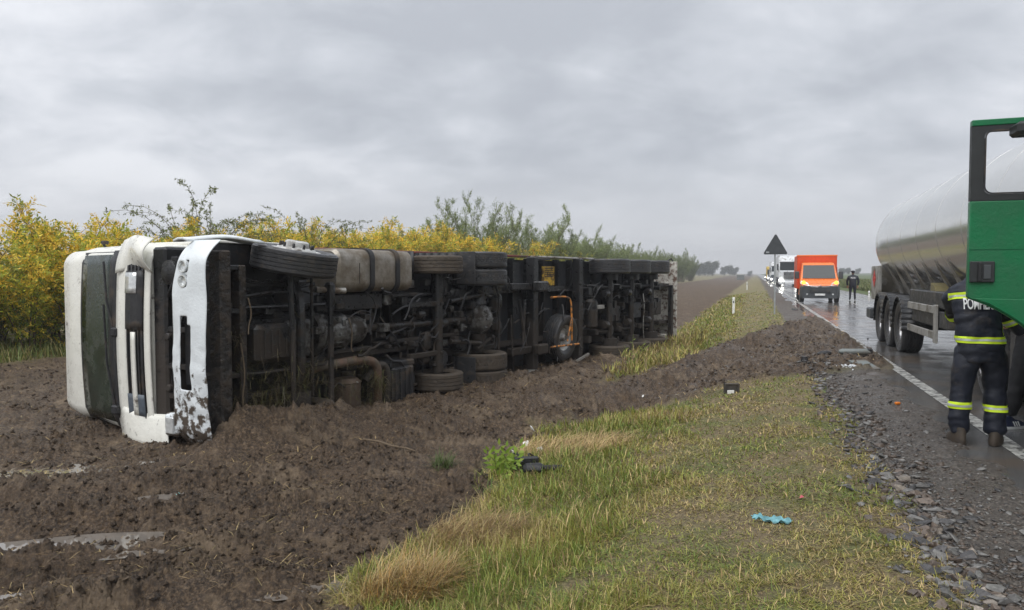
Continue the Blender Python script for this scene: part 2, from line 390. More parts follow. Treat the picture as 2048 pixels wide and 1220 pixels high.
def build_ground():
    th = np.concatenate([np.linspace(-180, -47, 40)[:-1], np.linspace(-47, 47, 860), np.linspace(47, 180, 40)[1:]])*PI/180
    # rows are spaced evenly on the picture close by and coarsen toward the horizon
    r1 = 1.7/np.tan(np.linspace(math.atan(1.7/2.2), math.atan(1.7/45), 520)); r2 = np.geomspace(46, 3000, 70)
    R = np.concatenate([[.25, .8, 1.4, 1.9], r1, r2])
    T, RR = np.meshgrid(th, R); X = np.sin(T)*RR; Y = np.cos(T)*RR
    m, tr, g, s, q = masks(X, Y); Z = height(X, Y)
    n = len(th); nr = len(R)
    idx = np.arange(nr*n).reshape(nr, n)
    F = np.stack([idx[:-1, :-1], idx[:-1, 1:], idx[1:, 1:], idx[1:, :-1]], -1).reshape(-1, 4)
    V = np.stack([X, Y, Z], -1).reshape(-1, 3); mf = m.ravel(); gf = g.ravel(); tf = tr.ravel(); qf = q.ravel(); sf = s.ravel()
    mc = mf[F].mean(1); gc = gf[F].mean(1); tc = tf[F].mean(1); qc = qf[F].mean(1)
    zone = np.full(len(F), 1)
    zone[(mc > .5)] = 0; zone[(tc > .5)] = 3; zone[(gc > .5) & (tc <= .5)] = 2; zone[(qc < -5.9)] = 4
    gm = ground_material()
    for zi, nm in ((0, 'muddy_field'), (1, 'grass_verge'), (2, 'gravel_shoulder'), (3, 'churned_mud'), (4, 'green_field')):
        Fz = F[zone == zi]; 
        if not len(Fz): continue
        uq, inv = np.unique(Fz, return_inverse=True)
        o = npmesh(nm, V[uq], inv.reshape(Fz.shape), gm, smooth=True, attrs={'mud': mf[uq], 'gravel': gf[uq], 'trail': tf[uq], 'qq': qf[uq]})
        o['kind'] = 'structure'
        globals()['G_'+nm] = o
def ground_material():
    m = bpy.data.materials.new('ground'); m.use_nodes = True; nt = m.node_tree; N = nt.nodes.new; L = nt.links.new; b = nt.nodes['Principled BSDF']
    geo = N('ShaderNodeNewGeometry')
    def noise(sc, det=5, ro=.6):
        n = N('ShaderNodeTexNoise'); n.inputs['Scale'].default_value = sc; n.inputs['Detail'].default_value = det; n.inputs['Roughness'].default_value = ro; L(geo.outputs['Position'], n.inputs[0]); return n.outputs[0]
    def ramp(x, stops):
        r = N('ShaderNodeValToRGB'); L(x, r.inputs[0]); e = r.color_ramp.elements
        e[0].position, e[0].color = stops[0][0], (*stops[0][1], 1); e[1].position, e[1].color = stops[-1][0], (*stops[-1][1], 1)
        for p, c in stops[1:-1]:
            k = e.new(p); k.color = (*c, 1)
        return r.outputs[0]
    def attr(k):
        a = N('ShaderNodeAttribute'); a.attribute_name = k; return a.outputs['Fac']
    def mix(f, a, c, rgb=True):
        x = N('ShaderNodeMix')
        if rgb: x.data_type = 'RGBA'; L(f, x.inputs[0]); L(a, x.inputs[6]); L(c, x.inputs[7]); return x.outputs[2]
        L(f, x.inputs[0])
        for i, v in ((2, a), (3, c)):
            if isinstance(v, float): x.inputs[i].default_value = v
            else: L(v, x.inputs[i])
        return x.outputs[0]
    def mr(x, a, c, d=0, e=1):
        r = N('ShaderNodeMapRange'); L(x, r.inputs[0]); r.inputs[1].default_value = a; r.inputs[2].default_value = c; r.inputs[3].default_value = d; r.inputs[4].default_value = e; return r.outputs[0]
    nA, nB, nC, nD = noise(.8), noise(6), noise(34, 8, .72), noise(140, 4)
    mud1 = ramp(nB, [(.3, (.026, .0165, .009)), (.5, (.076, .048, .0265)), (.66, (.14, .093, .053))])
    mud2 = ramp(nC, [(.38, (.008, .005, .003)), (.50, (.072, .045, .025)), (.62, (.27, .19, .115))])  # near-black and pale speckle paints crevice shade and wet glints into the mud
    mud = mix(mr(nA, .3, .7, .3, .8), mud1, mud2)
    tan = ramp(nB, [(.3, (.12, .084, .05)), (.7, (.23, .17, .11))])
    mud = mix(mr(noise(1.5, 6, .65), .52, .66, 0, .75), mud, tan)
    soil = ramp(nC, [(.28, (.050, .038, .025)), (.5, (.21, .16, .088)), (.72, (.40, .32, .17))])
    soilg = ramp(nC, [(.28, (.045, .050, .018)), (.5, (.15, .16, .052)), (.72, (.24, .25, .09))])
    soil = mix(mr(noise(1.7), .45, .62), soil, soilg)
    vor = N('ShaderNodeTexVoronoi'); vor.inputs['Scale'].default_value = 62; L(geo.outputs['Position'], vor.inputs[0])
    bw = N('ShaderNodeRGBToBW'); L(vor.outputs['Color'], bw.inputs[0])
    grav = ramp(bw.outputs[0], [(.15, (.035, .030, .026)), (.5, (.10, .083, .07)), (.8, (.19, .165, .14)), (.95, (.34, .30, .26))])
    gmud = ramp(nC, [(.3, (.06, .05, .042)), (.7, (.13, .11, .092))])
    grav = mix(mr(noise(2.3), .42, .62, .15, .8), grav, gmud)
    far = ramp(nA, [(.3, (.06, .09, .022)), (.7, (.10, .13, .035))])
    col = mix(attr('mud'), soil, mud); col = mix(attr('gravel'), col, grav)
    f = mr(attr('qq'), -6.2, -5.6, 1, 0); col = mix(f, col, far)
    L(col, b.inputs['Base Color'])
    wet = mr(noise(1.1, 4, .6), .45, .60, 0, 1)
    rmud = mix(mr(noise(26, 4), .45, .6), mix(wet, .82, .50, False), mix(wet, .42, .16, False), False)
    ro = mix(attr('mud'), .9, rmud, False); rg = mix(mr(noise(1.4, 5), .47, .56), .62, .22, False); ro = mix(attr('gravel'), ro, rg, False)
    fr = mr(attr('qq'), -6.2, -5.6, 1, 0); ro = mix(fr, ro, .9, False)
    ln = N('ShaderNodeVectorMath'); ln.operation = 'LENGTH'; L(geo.outputs['Position'], ln.inputs[0]); ro = mix(mr(ln.outputs['Value'], 14, 45), ro, .88, False)
    L(ro, b.inputs['Roughness']); b.inputs['Specular IOR Level'].default_value = .5
    bp = N('ShaderNodeBump'); bp.inputs['Strength'].default_value = 1.0; bp.inputs['Distance'].default_value = .035
    h1 = N('ShaderNodeMath'); h1.operation = 'ADD'; L(nC, h1.inputs[0]); hv = N('ShaderNodeMath'); hv.operation = 'MULTIPLY'; L(nD, hv.inputs[0]); hv.inputs[1].default_value = .4; L(hv.outputs[0], h1.inputs[1])
    h2 = N('ShaderNodeMath'); h2.operation = 'MULTIPLY_ADD'; L(nB, h2.inputs[0]); h2.inputs[1].default_value = 1.2; L(h1.outputs[0], h2.inputs[2])
    L(h2.outputs[0], bp.inputs['Height']); L(bp.outputs[0], b.inputs['Normal'])
    return m
build_ground()
# puddles
def water_mat():
    m = mat('puddle_water', (.17, .15, .13), .03, var=.1, rvar=.01, spec=.9); return m
WM = water_mat()
for i, (px, py, rx, ry, pz) in enumerate(PUD):
    n = 40; ang = np.arange(n)*2*PI/n; k = 1.15 + .12*np.array([math.sin(3*a+i)+math.sin(5*a+2*i)*.5 for a in ang])
    lx = np.cos(ang)*rx*k; ly = np.sin(ang)*ry*k
    ca, sa = (.94, .34) if px < 1 else (.3134, .9496); V = [(px + a*ca - b*sa, py + a*sa + b*ca, pz) for a, b in zip(lx, ly)]
    o = MB().add(V, [tuple(range(n))]).build('puddle', WM, smooth=0); o['kind'] = 'structure'
# ---------------------------------------------------------------- road
def asphalt_mat():
    m = bpy.data.materials.new('wet_asphalt'); m.use_nodes = True; nt = m.node_tree; N = nt.nodes.new; L = nt.links.new; b = nt.nodes['Principled BSDF']
    geo = N('ShaderNodeNewGeometry')
    def noise(sc, det=5, ro=.6, vec=None):
        n = N('ShaderNodeTexNoise'); n.inputs['Scale'].default_value = sc; n.inputs['Detail'].default_value = det; n.inputs['Roughness'].default_value = ro; L(vec or geo.outputs['Position'], n.inputs[0]); return n.outputs[0]
    mp = N('ShaderNodeMapping'); mp.vector_type = 'TEXTURE'; mp.inputs['Rotation'].default_value = (0, 0, math.atan2(.9496, .3134)); mp.inputs['Scale'].default_value = (14, .8, 1); L(geo.outputs['Position'], mp.inputs[0])
    lane = noise(1.0, 4, .55, mp.outputs[0])
    def mr(x, a, c, d=0, e=1):
        r = N('ShaderNodeMapRange'); L(x, r.inputs[0]); r.inputs[1].default_value = a; r.inputs[2].default_value = c; r.inputs[3].default_value = d; r.inputs[4].default_value = e; return r.outputs[0]
    r = N('ShaderNodeValToRGB'); L(noise(90, 4, .7), r.inputs[0]); e = r.color_ramp.elements; e[0].position = .3; e[0].color = (.04, .041, .043, 1); e[1].position = .75; e[1].color = (.15, .15, .15, 1)  # greys raised to carry part of the wet road's sky sheen
    mx = N('ShaderNodeMix'); mx.data_type = 'RGBA'; L(mr(noise(.9, 5), .46, .62, 0, .8), mx.inputs[0]); L(r.outputs[0], mx.inputs[6]); mx.inputs[7].default_value = (.125, .098, .074, 1)
    L(mx.outputs[2], b.inputs['Base Color'])
    a = N('ShaderNodeMath'); a.operation = 'ADD'; L(mr(lane, .38, .62, 0, .5), a.inputs[0]); L(mr(noise(1.6, 5), .40, .60, 0, .5), a.inputs[1])
    L(mr(a.outputs[0], .25, .7, .26, .045), b.inputs['Roughness']); b.inputs['Specular IOR Level'].default_value = .75
    bp = N('ShaderNodeBump'); bp.inputs['Strength'].default_value = .16; bp.inputs['Distance'].default_value = .005
    h = N('ShaderNodeMath'); h.operation = 'MULTIPLY_ADD'; L(noise(9, 3), h.inputs[0]); h.inputs[1].default_value = .7; L(noise(160, 3), h.inputs[2]); L(h.outputs[0], bp.inputs['Height']); L(bp.outputs[0], b.inputs['Normal'])
    return m
def strip(name, q0, q1, ss, nq, z, m, wob0=0, wob1=0, seed=0):
    ss = np.asarray(ss, float); a = q0 + wob0*fbm(ss*1.3, ss*0, 4, seed); b2 = q1 + wob1*fbm(ss*1.7, ss*0+3, 4, seed+5)
    t = np.linspace(0, 1, nq+1); Q = a[:, None]*(1-t) + b2[:, None]*t; S = ss[:, None] + 0*Q
    X = 2.38 + S*.3134 - Q*.9496; Y = S*.9496 + Q*.3134
    fade = 1/(1+(S/60)**2)
    Z = z + .010*fbm(X*.35, Y*.35, 3, 90)*fade*0 - .012*((Q+2.8)/3.0)**2 + .012
    idx = np.arange(S.size).reshape(S.shape); F = np.stack([idx[:-1, :-1], idx[:-1, 1:], idx[1:, 1:], idx[1:, :-1]], -1).reshape(-1, 4)
    return npmesh(name, np.stack([X, Y, Z], -1).reshape(-1, 3), F, m, smooth=True)
SS = np.concatenate([np.arange(-20, 60, .12), np.geomspace(60, 2500, 120)])
road = strip('road', -5.7, .60, SS, 24, 0, asphalt_mat(), .15, 0, 3); road['kind'] = 'structure'
def paint_mat():
    m = mat('worn_road_paint', (.50, .50, .47), .35, var=.2, vscale=12, dirt=(.06, .058, .056), damt=.42, dscale=9, bump=.1); return m
PM = paint_mat()
o = strip('edge_line', -.09, .07, SS, 2, .004, PM); o['kind'] = 'structure'
o = strip('edge_line', -5.45, -5.33, SS, 1, .004, PM); o['kind'] = 'structure'
for k in range(34):
    s0 = -4 + k*9.0
    o = strip('centre_dash', -2.76, -2.64, np.linspace(s0, s0+3, 4), 1, .004, PM); o['kind'] = 'structure'
# ---------------------------------------------------------------- vegetation
def blades(name, x, y, h, az, lean, wid, col, z=None, curl=.5, mat_='blade'):
    n = len(x); z = height(x, y) if z is None else z
    dx, dy = np.cos(az), np.sin(az); sx, sy = -dy, dx
    P0 = np.stack([x, y, z-.004], -1); S = np.stack([sx, sy, 0*sx], -1)*wid[:, None]*.5; D = np.stack([dx, dy, 0*dx], -1)
    up = np.array([0, 0, 1.0])
    c, s = np.cos(lean)[:, None], np.sin(lean)[:, None]
    P1 = P0 + (up*c + D*s)*(h*.55)[:, None]
    l2 = np.clip(lean + curl*RNG.random(n), 0, 1.75); c2, s2 = np.cos(l2)[:, None], np.sin(l2)[:, None]
    P2 = P1 + (up*c2 + D*s2)*(h*.45)[:, None]
    V = np.stack([P0-S, P0+S, P1-S*.8, P1+S*.8, P2], 1).reshape(-1, 3)
    b = np.arange(n)[:, None]*5
    F = np.concatenate([b+np.array([0, 1, 3]), b+np.array([0, 3, 2]), b+np.array([2, 3, 4])], 0)
    C = np.repeat(col[:, None, :], 5, 1).reshape(-1, 3)
    return npmesh(name, V, F, M_[mat_], C)
def lerp(a, b, t): return np.asarray(a)[None]*(1-t[:, None]) + np.asarray(b)[None]*t[:, None]
GREEN, DGREEN, YGREEN, TAN, STRAW, BROWN = (.14, .235, .045), (.07, .12, .025), (.34, .33, .08), (.48, .375, .175), (.60, .44, .22), (.21, .145, .075)
def polar_pts(n, r0, r1, a0, a1):
    r = r0*(r1/r0)**RNG.random(n); a = (a0 + (a1-a0)*RNG.random(n))*PI/180
    return np.sin(a)*r, np.cos(a)*r, r
def verge_grass():
    x, y, r = polar_pts(520000, 2.5, 75, -22, 38); m, t, g, s, q = masks(x, y)
    n1 = fbm(x*1.1, y*1.1, 3, 101); n2 = fbm(x*4, y*4, 2, 103)
    dens = (1-sst(.15, .6, m))*(1-sst(.35, .9, g))*sst(.3, .9, q)
    thin = .40 + .6*sst(2.6, 3.4, q) + .45*n1 - .9*sst(.22, .42, n2)*(q < 3.4)
    keep = (RNG.random(len(x)) < dens*np.clip(thin+.38, .14, 1)) & (q < 5.6)
    x, y, r, q, n1, n2 = (a[keep] for a in (x, y, r, q, n1, n2)); n = len(x)
    longq = sst(2.7, 3.6, q+.5*n1)
    h = (.03 + .045*RNG.random(n))*(1-longq) + (.06+.11*RNG.random(n))*longq; h *= (1+.8*np.clip(n1, -.3, .6))
    flat = (RNG.random(n) < (.90-.3*longq))
    lean = np.where(flat, .95+.5*RNG.random(n), .15+.7*RNG.random(n))
    az = np.where(RNG.random(n) < .5, -1.9+RNG.normal(0, .8, n), RNG.random(n)*2*PI)
    gbias = sst(-.20, .32, fbm(x*.8, y*.8, 3, 107) + .16*sst(3.0, 3.6, q)*sst(4.7, 4.2, q) + .55*np.exp(-((q-1.5)/.16)**2)*sst(-.1, .25, fbm(x*1.4, y*1.4, 2, 109)))
    k = RNG.random(n)
    col = lerp(TAN, YGREEN, sst(.15, .6, k+.4*gbias-.1))
    col = np.where((k < gbias*.92)[:, None], lerp(YGREEN, GREEN, RNG.random(n)), col)
    col = np.where((RNG.random(n) < .12)[:, None], np.array(BROWN)[None], col); col = np.where((RNG.random(n) < .10)[:, None], np.array(STRAW)[None], col)
    col = col*(.7+.6*RNG.random(n))[:, None]
    o = blades('verge_grass', x, y, h, az, lean, np.maximum(.0032, .0011*r)*(.7+.6*RNG.random(n)), col)
    tag(o, 'green and tan grass covering the roadside verge in the foreground', 'grass', kind='stuff')
verge_grass()
def clump(name, label, cat, cx, cy, rad, n, h0, h1, az, cols, spread=.9, lean0=.3, lean1=1.3, wid=.004, ell=1.0, kind='stuff'):
    a = RNG.random(n)*2*PI; rr = rad*np.sqrt(RNG.random(n)); x = cx+np.cos(a)*rr*ell; y = cy+np.sin(a)*rr
    azs = az + RNG.normal(0, spread, n); k = RNG.random(n)
    col = np.array(cols)[RNG.integers(0, len(cols), n)]*(.65+.7*RNG.random(n))[:, None]
    o = blades(name, x, y, h0+(h1-h0)*RNG.random(n), azs, lean0+(lean1-lean0)*k, np.full(n, wid), col, curl=.7)
    return tag(o, label, cat, kind=kind)
p = gp(800, 1150, -.35); clump('dry_grass_clump', 'large fallen clump of straw coloured grass at the edge of the mud, nearest the camera', 'dry grass', p.x+.02, p.y, .24, 2400, .15, .42, -.4, [STRAW, TAN, (.50, .30, .10), BROWN], 1.0, .5, 1.35, .0042, 1.2)
p = gp(930, 1055, -.38); clump('dry_grass_clump', 'flattened brownish dry grass clump lying beyond the large straw clump', 'dry grass', p.x, p.y, .34, 2200, .14, .40, -.2, [TAN, (.30, .19, .08), BROWN], .9, .8, 1.4, .0042, 1.2)
p = gp(1135, 888, -.38); clump('dry_grass_clump', 'tan dry grass heap lying beside the broken black mirror', 'dry grass', p.x, p.y, .50, 2200, .14, .42, .2, [TAN, STRAW, (.32, .2, .09)], .7, .9, 1.45, .006, 1.3)
p = gp(885, 922, -.45); clump('grass_tuft', 'small dark green grass tuft standing alone in the mud', 'grass tuft', p.x, p.y, .12, 160, .12, .26, .3, [DGREEN, (.10, .12, .04)], 1.5, .3, 1.3, .006)
p = gp(1010, 960, -.40); clump('grass_tuft', 'green tuft of weeds at the muddy edge under the leafy sprig', 'grass tuft', p.x, p.y, .3, 260, .05, .16, 2, [YGREEN, GREEN], 1.5, .3, 1.2, .006)
def straw_litter():
    x, y, r = polar_pts(17000, 2.8, 26, -38, 32); m, t, g, s, q = masks(x, y); k = (m > .6) & (fbm(x*.7, y*.7, 2, 121)+.12*RNG.random(len(x)) > .02); x, y, r = x[k], y[k], r[k]; n = len(x)
    col = np.array([STRAW, TAN, (.30, .2, .1), (.16, .12, .07)])[RNG.integers(0, 4, n)]*(.6+.6*RNG.random(n))[:, None]
    o = blades('straw_litter', x, y, .03+.16*RNG.random(n)**2.5, RNG.random(n)*2*PI, 1.1+.45*RNG.random(n), np.maximum(.003, .0008*r), col, curl=.4)
    o.location.z = .012; tag(o, 'scattered straw and stubble pressed into the brown mud', 'straw', kind='stuff')
straw_litter()
def patch_grass(name, label, fn, n, h0, h1, cols, wscale=.0012, lean=(.1, .8)):
    x, y, r = fn(n); n = len(x); col = np.array(cols)[RNG.integers(0, len(cols), n)]*(.7+.6*RNG.random(n))[:, None]
    o = blades(name, x, y, h0+(h1-h0)*RNG.random(n), RNG.random(n)*2*PI, lean[0]+(lean[1]-lean[0])*RNG.random(n), np.maximum(.004, wscale*r), col)
    return tag(o, label, 'grass', kind='stuff')
def f_bushfoot(n):
    s = 4+70*RNG.random(n)**1.5; q = 18.3+4*RNG.random(n); p = RO; x = 2.38+s*.3134-q*.9496; y = s*.9496+q*.3134; return x, y, np.hypot(x, y)
patch_grass('tall_grass', 'strip of tall green grass growing at the foot of the yellow bushes', f_bushfoot, 26000, .18, .5, [(.17, .21, .055), (.26, .28, .08), (.12, .16, .04), (.36, .30, .12)])
def f_lorryedge(n):
    s = 14+9.5*RNG.random(n); q = 3.6+1.7*RNG.random(n); e = fbm(s*1.2, q*1.2, 2, 131); k = (s+.6*q > 17.5) & (e > -.12) | (s > 19.5); s, q = s[k], q[k]
    x = 2.38+s*.3134-q*.9496; y = s*.9496+q*.3134; return x, y, np.hypot(x, y)
patch_grass('rough_grass', 'long yellow grass with weeds along the rear of the overturned trailer', f_lorryedge, 5500, .08, .32, [(.45, .38, .11), (.3, .32, .08), TAN, BROWN], lean=(.2, 1.3))
def f_crop(n):
    s = 25*(160/25)**RNG.random(n); q = -7.2-9*RNG.random(n)**2; x = 2.38+s*.3134-q*.9496; y = s*.9496+q*.3134; return x, y, np.hypot(x, y)
patch_grass('crop_rows', 'low green crop growing in the field beyond the right side of the road', f_crop, 26000, .3, .62, [(.09, .13, .03), (.15, .17, .05), (.20, .20, .08)], .0014)
# --- stones of the shoulder
def stone_mesh(seed, flat=.42):
    r = random.Random(seed); bm = bmesh.new()
    for i in range(11):
        v = Vector((r.gauss(0, 1), r.gauss(0, 1), r.gauss(0, 1))).normalized(); bm.verts.new((v.x*r.uniform(.8, 1.2), v.y*r.uniform(.55, .85), v.z*flat))
    res = bmesh.ops.convex_hull(bm, input=bm.verts[:]); bmesh.ops.delete(bm, geom=[g for g in res['geom_interior'] if isinstance(g, bmesh.types.BMVert)], context='VERTS')
    bmesh.ops.triangulate(bm, faces=bm.faces[:])
    me = bpy.data.meshes.new('stone'); bm.to_mesh(me); bm.free(); return me
stone_mats = [mat('stone_%s' % k, c, .42, var=.35, vscale=3, bump=.25, bscale=8, objrand=.3, rvar=.2) for k, c in (('dark', (.055, .052, .052)), ('brown', (.105, .080, .063)), ('grey', (.13, .125, .118)), ('pale', (.24, .205, .17)))]
def stones():
    ms = []
    for i in range(12):
        me = stone_mesh(200+i, .3+.03*i); me.materials.append(stone_mats[(0, 1, 0, 2, 1, 0, 2, 1, 0, 1, 2, 3)[i]]); ms.append(me)
    cand = []
    r = random.Random(5)
    while len(cand) < 1500:
        s = 2.2*(15/2.2)**r.random(); q = r.gauss(1.14+.012*s, .13) if r.random() < .85 else r.uniform(.5, 1.3)
        p = rp(s, q); cand.append((p.x, p.y, (.016+.040*r.random()**1.6)*(1+.25*(q > 1))))
    x = np.array([c[0] for c in cand]); y = np.array([c[1] for c in cand]); _, q_ = road_sq(x, y); jit = .32*fbm(x*.9, y*.9, 3, 11)+.5*fbm(x*2.2, y*2.2, 3, 23)*.22
    x = x - RN.x*0; 
    # follow the ragged edge of the grass
    qn = q_ + fbm(x*.9, y*.9, 3, 11)*.16; x = x + RN.x*(qn-q_); y = y + RN.y*(qn-q_)
    z = height(x, y); sz = np.array([c[2] for c in cand]); vis = (np.abs(x/y) < .72) | True
    order = np.argsort(-(sz/np.hypot(x, y)))
    base = globals()['G_gravel_shoulder']
    for i in order[:300]:
        o = bpy.data.objects.new('stone', ms[r.randrange(12)]); link(o, base); o.location = (x[i], y[i], z[i]+sz[i]*.10)
        o.rotation_euler = (r.gauss(0, .28), r.gauss(0, .28), r.uniform(0, 6.3)); o.scale = (sz[i],)*3
    # the small ones: one mass of loose gravel
    n = 11000; ss = 2.4*(24/2.4)**RNG.random(n); qq = np.where(RNG.random(n) < .66, RNG.normal(1.08+.012*ss, .17, n), .35+.95*RNG.random(n))
    rest = order[300:]; gx = np.concatenate([2.38+ss*.3134-qq*.9496, x[rest]]); gy = np.concatenate([ss*.9496+qq*.3134, y[rest]])
    tt = RNG.random(2600); ax = fbm(tt*9, tt*0, 2)*0; s2 = 10+16*RNG.random(2600); q2 = .1+4.2*RNG.random(2600)**1.3; mm, tr_, _, _, _ = masks(2.38+s2*.3134-q2*.9496, s2*.9496+q2*.3134); kk = tr_ > .5
    gx = np.concatenate([gx, (2.38+s2*.3134-q2*.9496)[kk]]); gy = np.concatenate([gy, (s2*.9496+q2*.3134)[kk]])
    gs = np.concatenate([.005+.019*RNG.random(n)**2, sz[rest], .012+.03*RNG.random(kk.sum())**2]); gz = height(gx, gy)
    for grp in range(4):
        sel = np.arange(len(gx))[grp::4]; me = ms[(0, 1, 3, 7)[grp]]
        bv = np.array([v.co[:] for v in me.vertices]); bf = np.array([p.vertices[:] for p in me.polygons]); k = len(sel)
        a = RNG.random(k)*2*PI; ca, sa = np.cos(a)[:, None], np.sin(a)[:, None]; V = np.empty((k, len(bv), 3))
        V[..., 0] = (bv[:, 0]*ca - bv[:, 1]*sa); V[..., 1] = (bv[:, 0]*sa + bv[:, 1]*ca); V[..., 2] = bv[:, 2][None]*1.1 + (bv[:, 0][None]*RNG.normal(0, .3, k)[:, None])
        V = V*gs[sel][:, None, None] + np.stack([gx, gy, gz+gs*.12], -1)[sel][:, None, :]
        F = (bf[None] + (np.arange(k)*len(bv))[:, None, None]).reshape(-1, 3)
        o = npmesh('loose_gravel', V.reshape(-1, 3), F, me.materials[0], parent=base); o['kind'] = 'stuff'
stones()
# --- clods of earth
def clods():
    x, y, r = polar_pts(52000, 2.8, 26, -38, 32); m, t, g, s, q = masks(x, y)
    d = fbm(x*.8, y*.8, 2, 141); k = (m > .6) & (d+.35*RNG.random(len(x)) > .05) & (q > .6); x, y, r = x[k], y[k], r[k]; n = len(x); sz = (.005+.026*RNG.random(n)**3)*(1+.03*r); z = height(x, y)
    me = stone_mesh(400, .8); bv = np.array([v.co[:] for v in me.vertices]); bf = np.array([p.vertices[:] for p in me.polygons])
    a = RNG.random(n)*2*PI; ca, sa = np.cos(a)[:, None], np.sin(a)[:, None]; V = np.empty((n, len(bv), 3))
    J = 1+.35*RNG.normal(size=(n, len(bv)))
    V[..., 0] = (bv[:, 0]*ca - bv[:, 1]*sa)*J; V[..., 1] = (bv[:, 0]*sa + bv[:, 1]*ca)*J; V[..., 2] = bv[:, 2][None]*J
    V = V*sz[:, None, None] + np.stack([x, y, z+sz*.2], -1)[:, None, :]; F = (bf[None] + (np.arange(n)*len(bv))[:, None, None]).reshape(-1, 3)
    gm = bpy.data.materials['ground']
    o = npmesh('mud_clods', V.reshape(-1, 3), F, gm, attrs={'mud': np.ones(n*len(bv)), 'gravel': np.zeros(n*len(bv)), 'qq': np.full(n*len(bv), 9.)}, smooth=False)
    tag(o, 'loose clods of wet brown earth lying over the churned mud', 'mud', kind='stuff')
clods()
# --- bushes
def bush_meshes(kind, seed, h, w, nst, nra):
    r = random.Random(seed); rg = np.random.default_rng(seed); mb = MB(); segs = []
    for i in range(nst):
        a = r.uniform(0, 2*PI); b = Vector((math.cos(a), math.sin(a), 0)); p = b*r.uniform(.02, .3)*w; d = (Vector((0, 0, 1)) + b*r.uniform(.05, .45)*(w/h)*(1.2 if kind != 'arch' else 1.3)).normalized(); pts = [p.copy()]; hh = h*r.uniform(.62, 1.0); 
        if kind == 'arch' and i < nst*.7: hh = h*r.uniform(.9, 1.25)
        n = 9
        for k in range(n):
            bend = .05 if kind != 'arch' else .46*(k/n)**2.0
            d = (d + Vector((r.gauss(0, .06), r.gauss(0, .06), 0)) + b*bend - Vector((0, 0, .55*bend if kind != 'arch' else 1.1*bend))).normalized(); p = p + d*hh/n; pts.append(p.copy())
        mb.tube(pts, [(.022 if kind != 'arch' else .011)*(1-k/(n+1))+.003 for k in range(n+1)], 5, cap=False)
        for k in range(1, n+1): segs.append((pts[k-1], pts[k], k/n, 1.0))
        for k in range(2, n+1):
            for _ in range(2 if kind != 'arch' else 0):
                a2 = r.uniform(0, 2*PI); d2 = (Vector((math.cos(a2), math.sin(a2), r.uniform(.3, 1.3) if kind != 'willow' else r.uniform(.8, 2.4)))).normalized(); L = h*r.uniform(.09, .2)*(1.15-.5*k/n)
                q = [pts[k], pts[k]+d2*L*.5, pts[k]+d2*L+Vector((0, 0, -.05 if kind != 'willow' else .1))*L]
                mb.tube(q, [.009, .006, .002], 4, cap=False); segs.append((q[0], q[1], k/n, 1.4)); segs.append((q[1], q[2], k/n, 1.8))
    wts = np.array([s[3]*(s[1]-s[0]).length*(.25+ (s[2] if kind != 'arch' else .6)) for s in segs]); wts /= wts.sum()
    idx = rg.choice(len(segs), nra, p=wts); t = rg.random(nra)[:, None]
    A = np.array([s[0][:] for s in segs])[idx]; B = np.array([s[1][:] for s in segs])[idx]; hk = np.array([s[2] for s in segs])[idx]
    P = A*(1-t)+B*t; D = rg.normal(size=(nra, 3)); D[:, 2] += {'ash': .15, 'willow': 1.1, 'arch': .1, 'leafy': .0}[kind]; D += (B-A)/np.linalg.norm(B-A, axis=1)[:, None]*(.5 if kind != 'willow' else 1.3); D /= np.linalg.norm(D, axis=1)[:, None]
    S = np.cross(D, rg.normal(size=(nra, 3))); S /= np.linalg.norm(S, axis=1)[:, None]
    nl, RL, LL, LW = {'ash': (7, .26, .115, .046), 'willow': (7, .27, .105, .027), 'arch': (5, .08, .05, .026), 'leafy': (5, .12, .075, .045)}[kind]
    q = []; cc = []
    noi = rg.random(nra); 
    for j in range(nl):
        tt = (j+1)/nl; side = 0 if j == nl-1 else (1 if j % 2 else -1)
        base = P + D*RL*tt*.9; dirn = D*(.75 if side else 1) + S*side*.85 + rg.normal(size=(nra, 3))*.14; dirn[:, 2] -= .18 if kind == 'ash' else 0; dirn /= np.linalg.norm(dirn, axis=1)[:, None]
        w = np.cross(dirn, rg.normal(size=(nra, 3))*.5+np.array([0, 0, 1])); w /= np.linalg.norm(w, axis=1)[:, None]+1e-6; sc = (.7+.6*rg.random(nra))[:, None]
        q.append(np.stack([base, base+dirn*LL*.45*sc+w*LW*.5*sc, base+dirn*LL*sc, base+dirn*LL*.45*sc-w*LW*.5*sc], 1))
        if kind == 'ash':
            k = noi + .35*(hk-.6) + rg.normal(0, .10, nra); c = lerp((.12, .19, .035), (.50, .52, .06), np.clip(k*1.9, 0, 1)); c = np.where((k > .56)[:, None], lerp((.78, .64, .085), (.80, .47, .05), np.clip((k-.56)*1.4, 0, 1)), c)
        elif kind == 'willow': c = lerp((.12, .17, .055), (.30, .34, .12), noi*.8+.2*rg.random(nra))
        elif kind == 'arch': c = lerp((.09, .12, .035), (.24, .26, .08), noi)
        else: c = lerp((.13, .19, .035), (.48, .42, .06), noi)
        cc.append(np.repeat((c*(.75+.5*rg.random(nra))[:, None])[:, None], 4, 1))
    V = np.concatenate(q, 0).reshape(-1, 3); C = np.concatenate(cc, 0).reshape(-1, 3); F = np.arange(len(V)).reshape(-1, 4)
    st = mb.mesh('branches', M_['bark'])
    o = npmesh('foliage', V, F, M_['leaf'], C); lm = o.data; bpy.data.objects.remove(o)
    return st, lm
BV = {('ash', i): bush_meshes('ash', 31+i, 3.6, 1.15, 11, 1900) for i in range(4)}
BV.update({('leafy', i): bush_meshes('leafy', 51+i, 3.0, 1.3, 10, 1500) for i in range(2)})
BV.update({('arch', i): bush_meshes('arch', 61+i, 3.9, 1.2, 26, 2300) for i in range(2)})
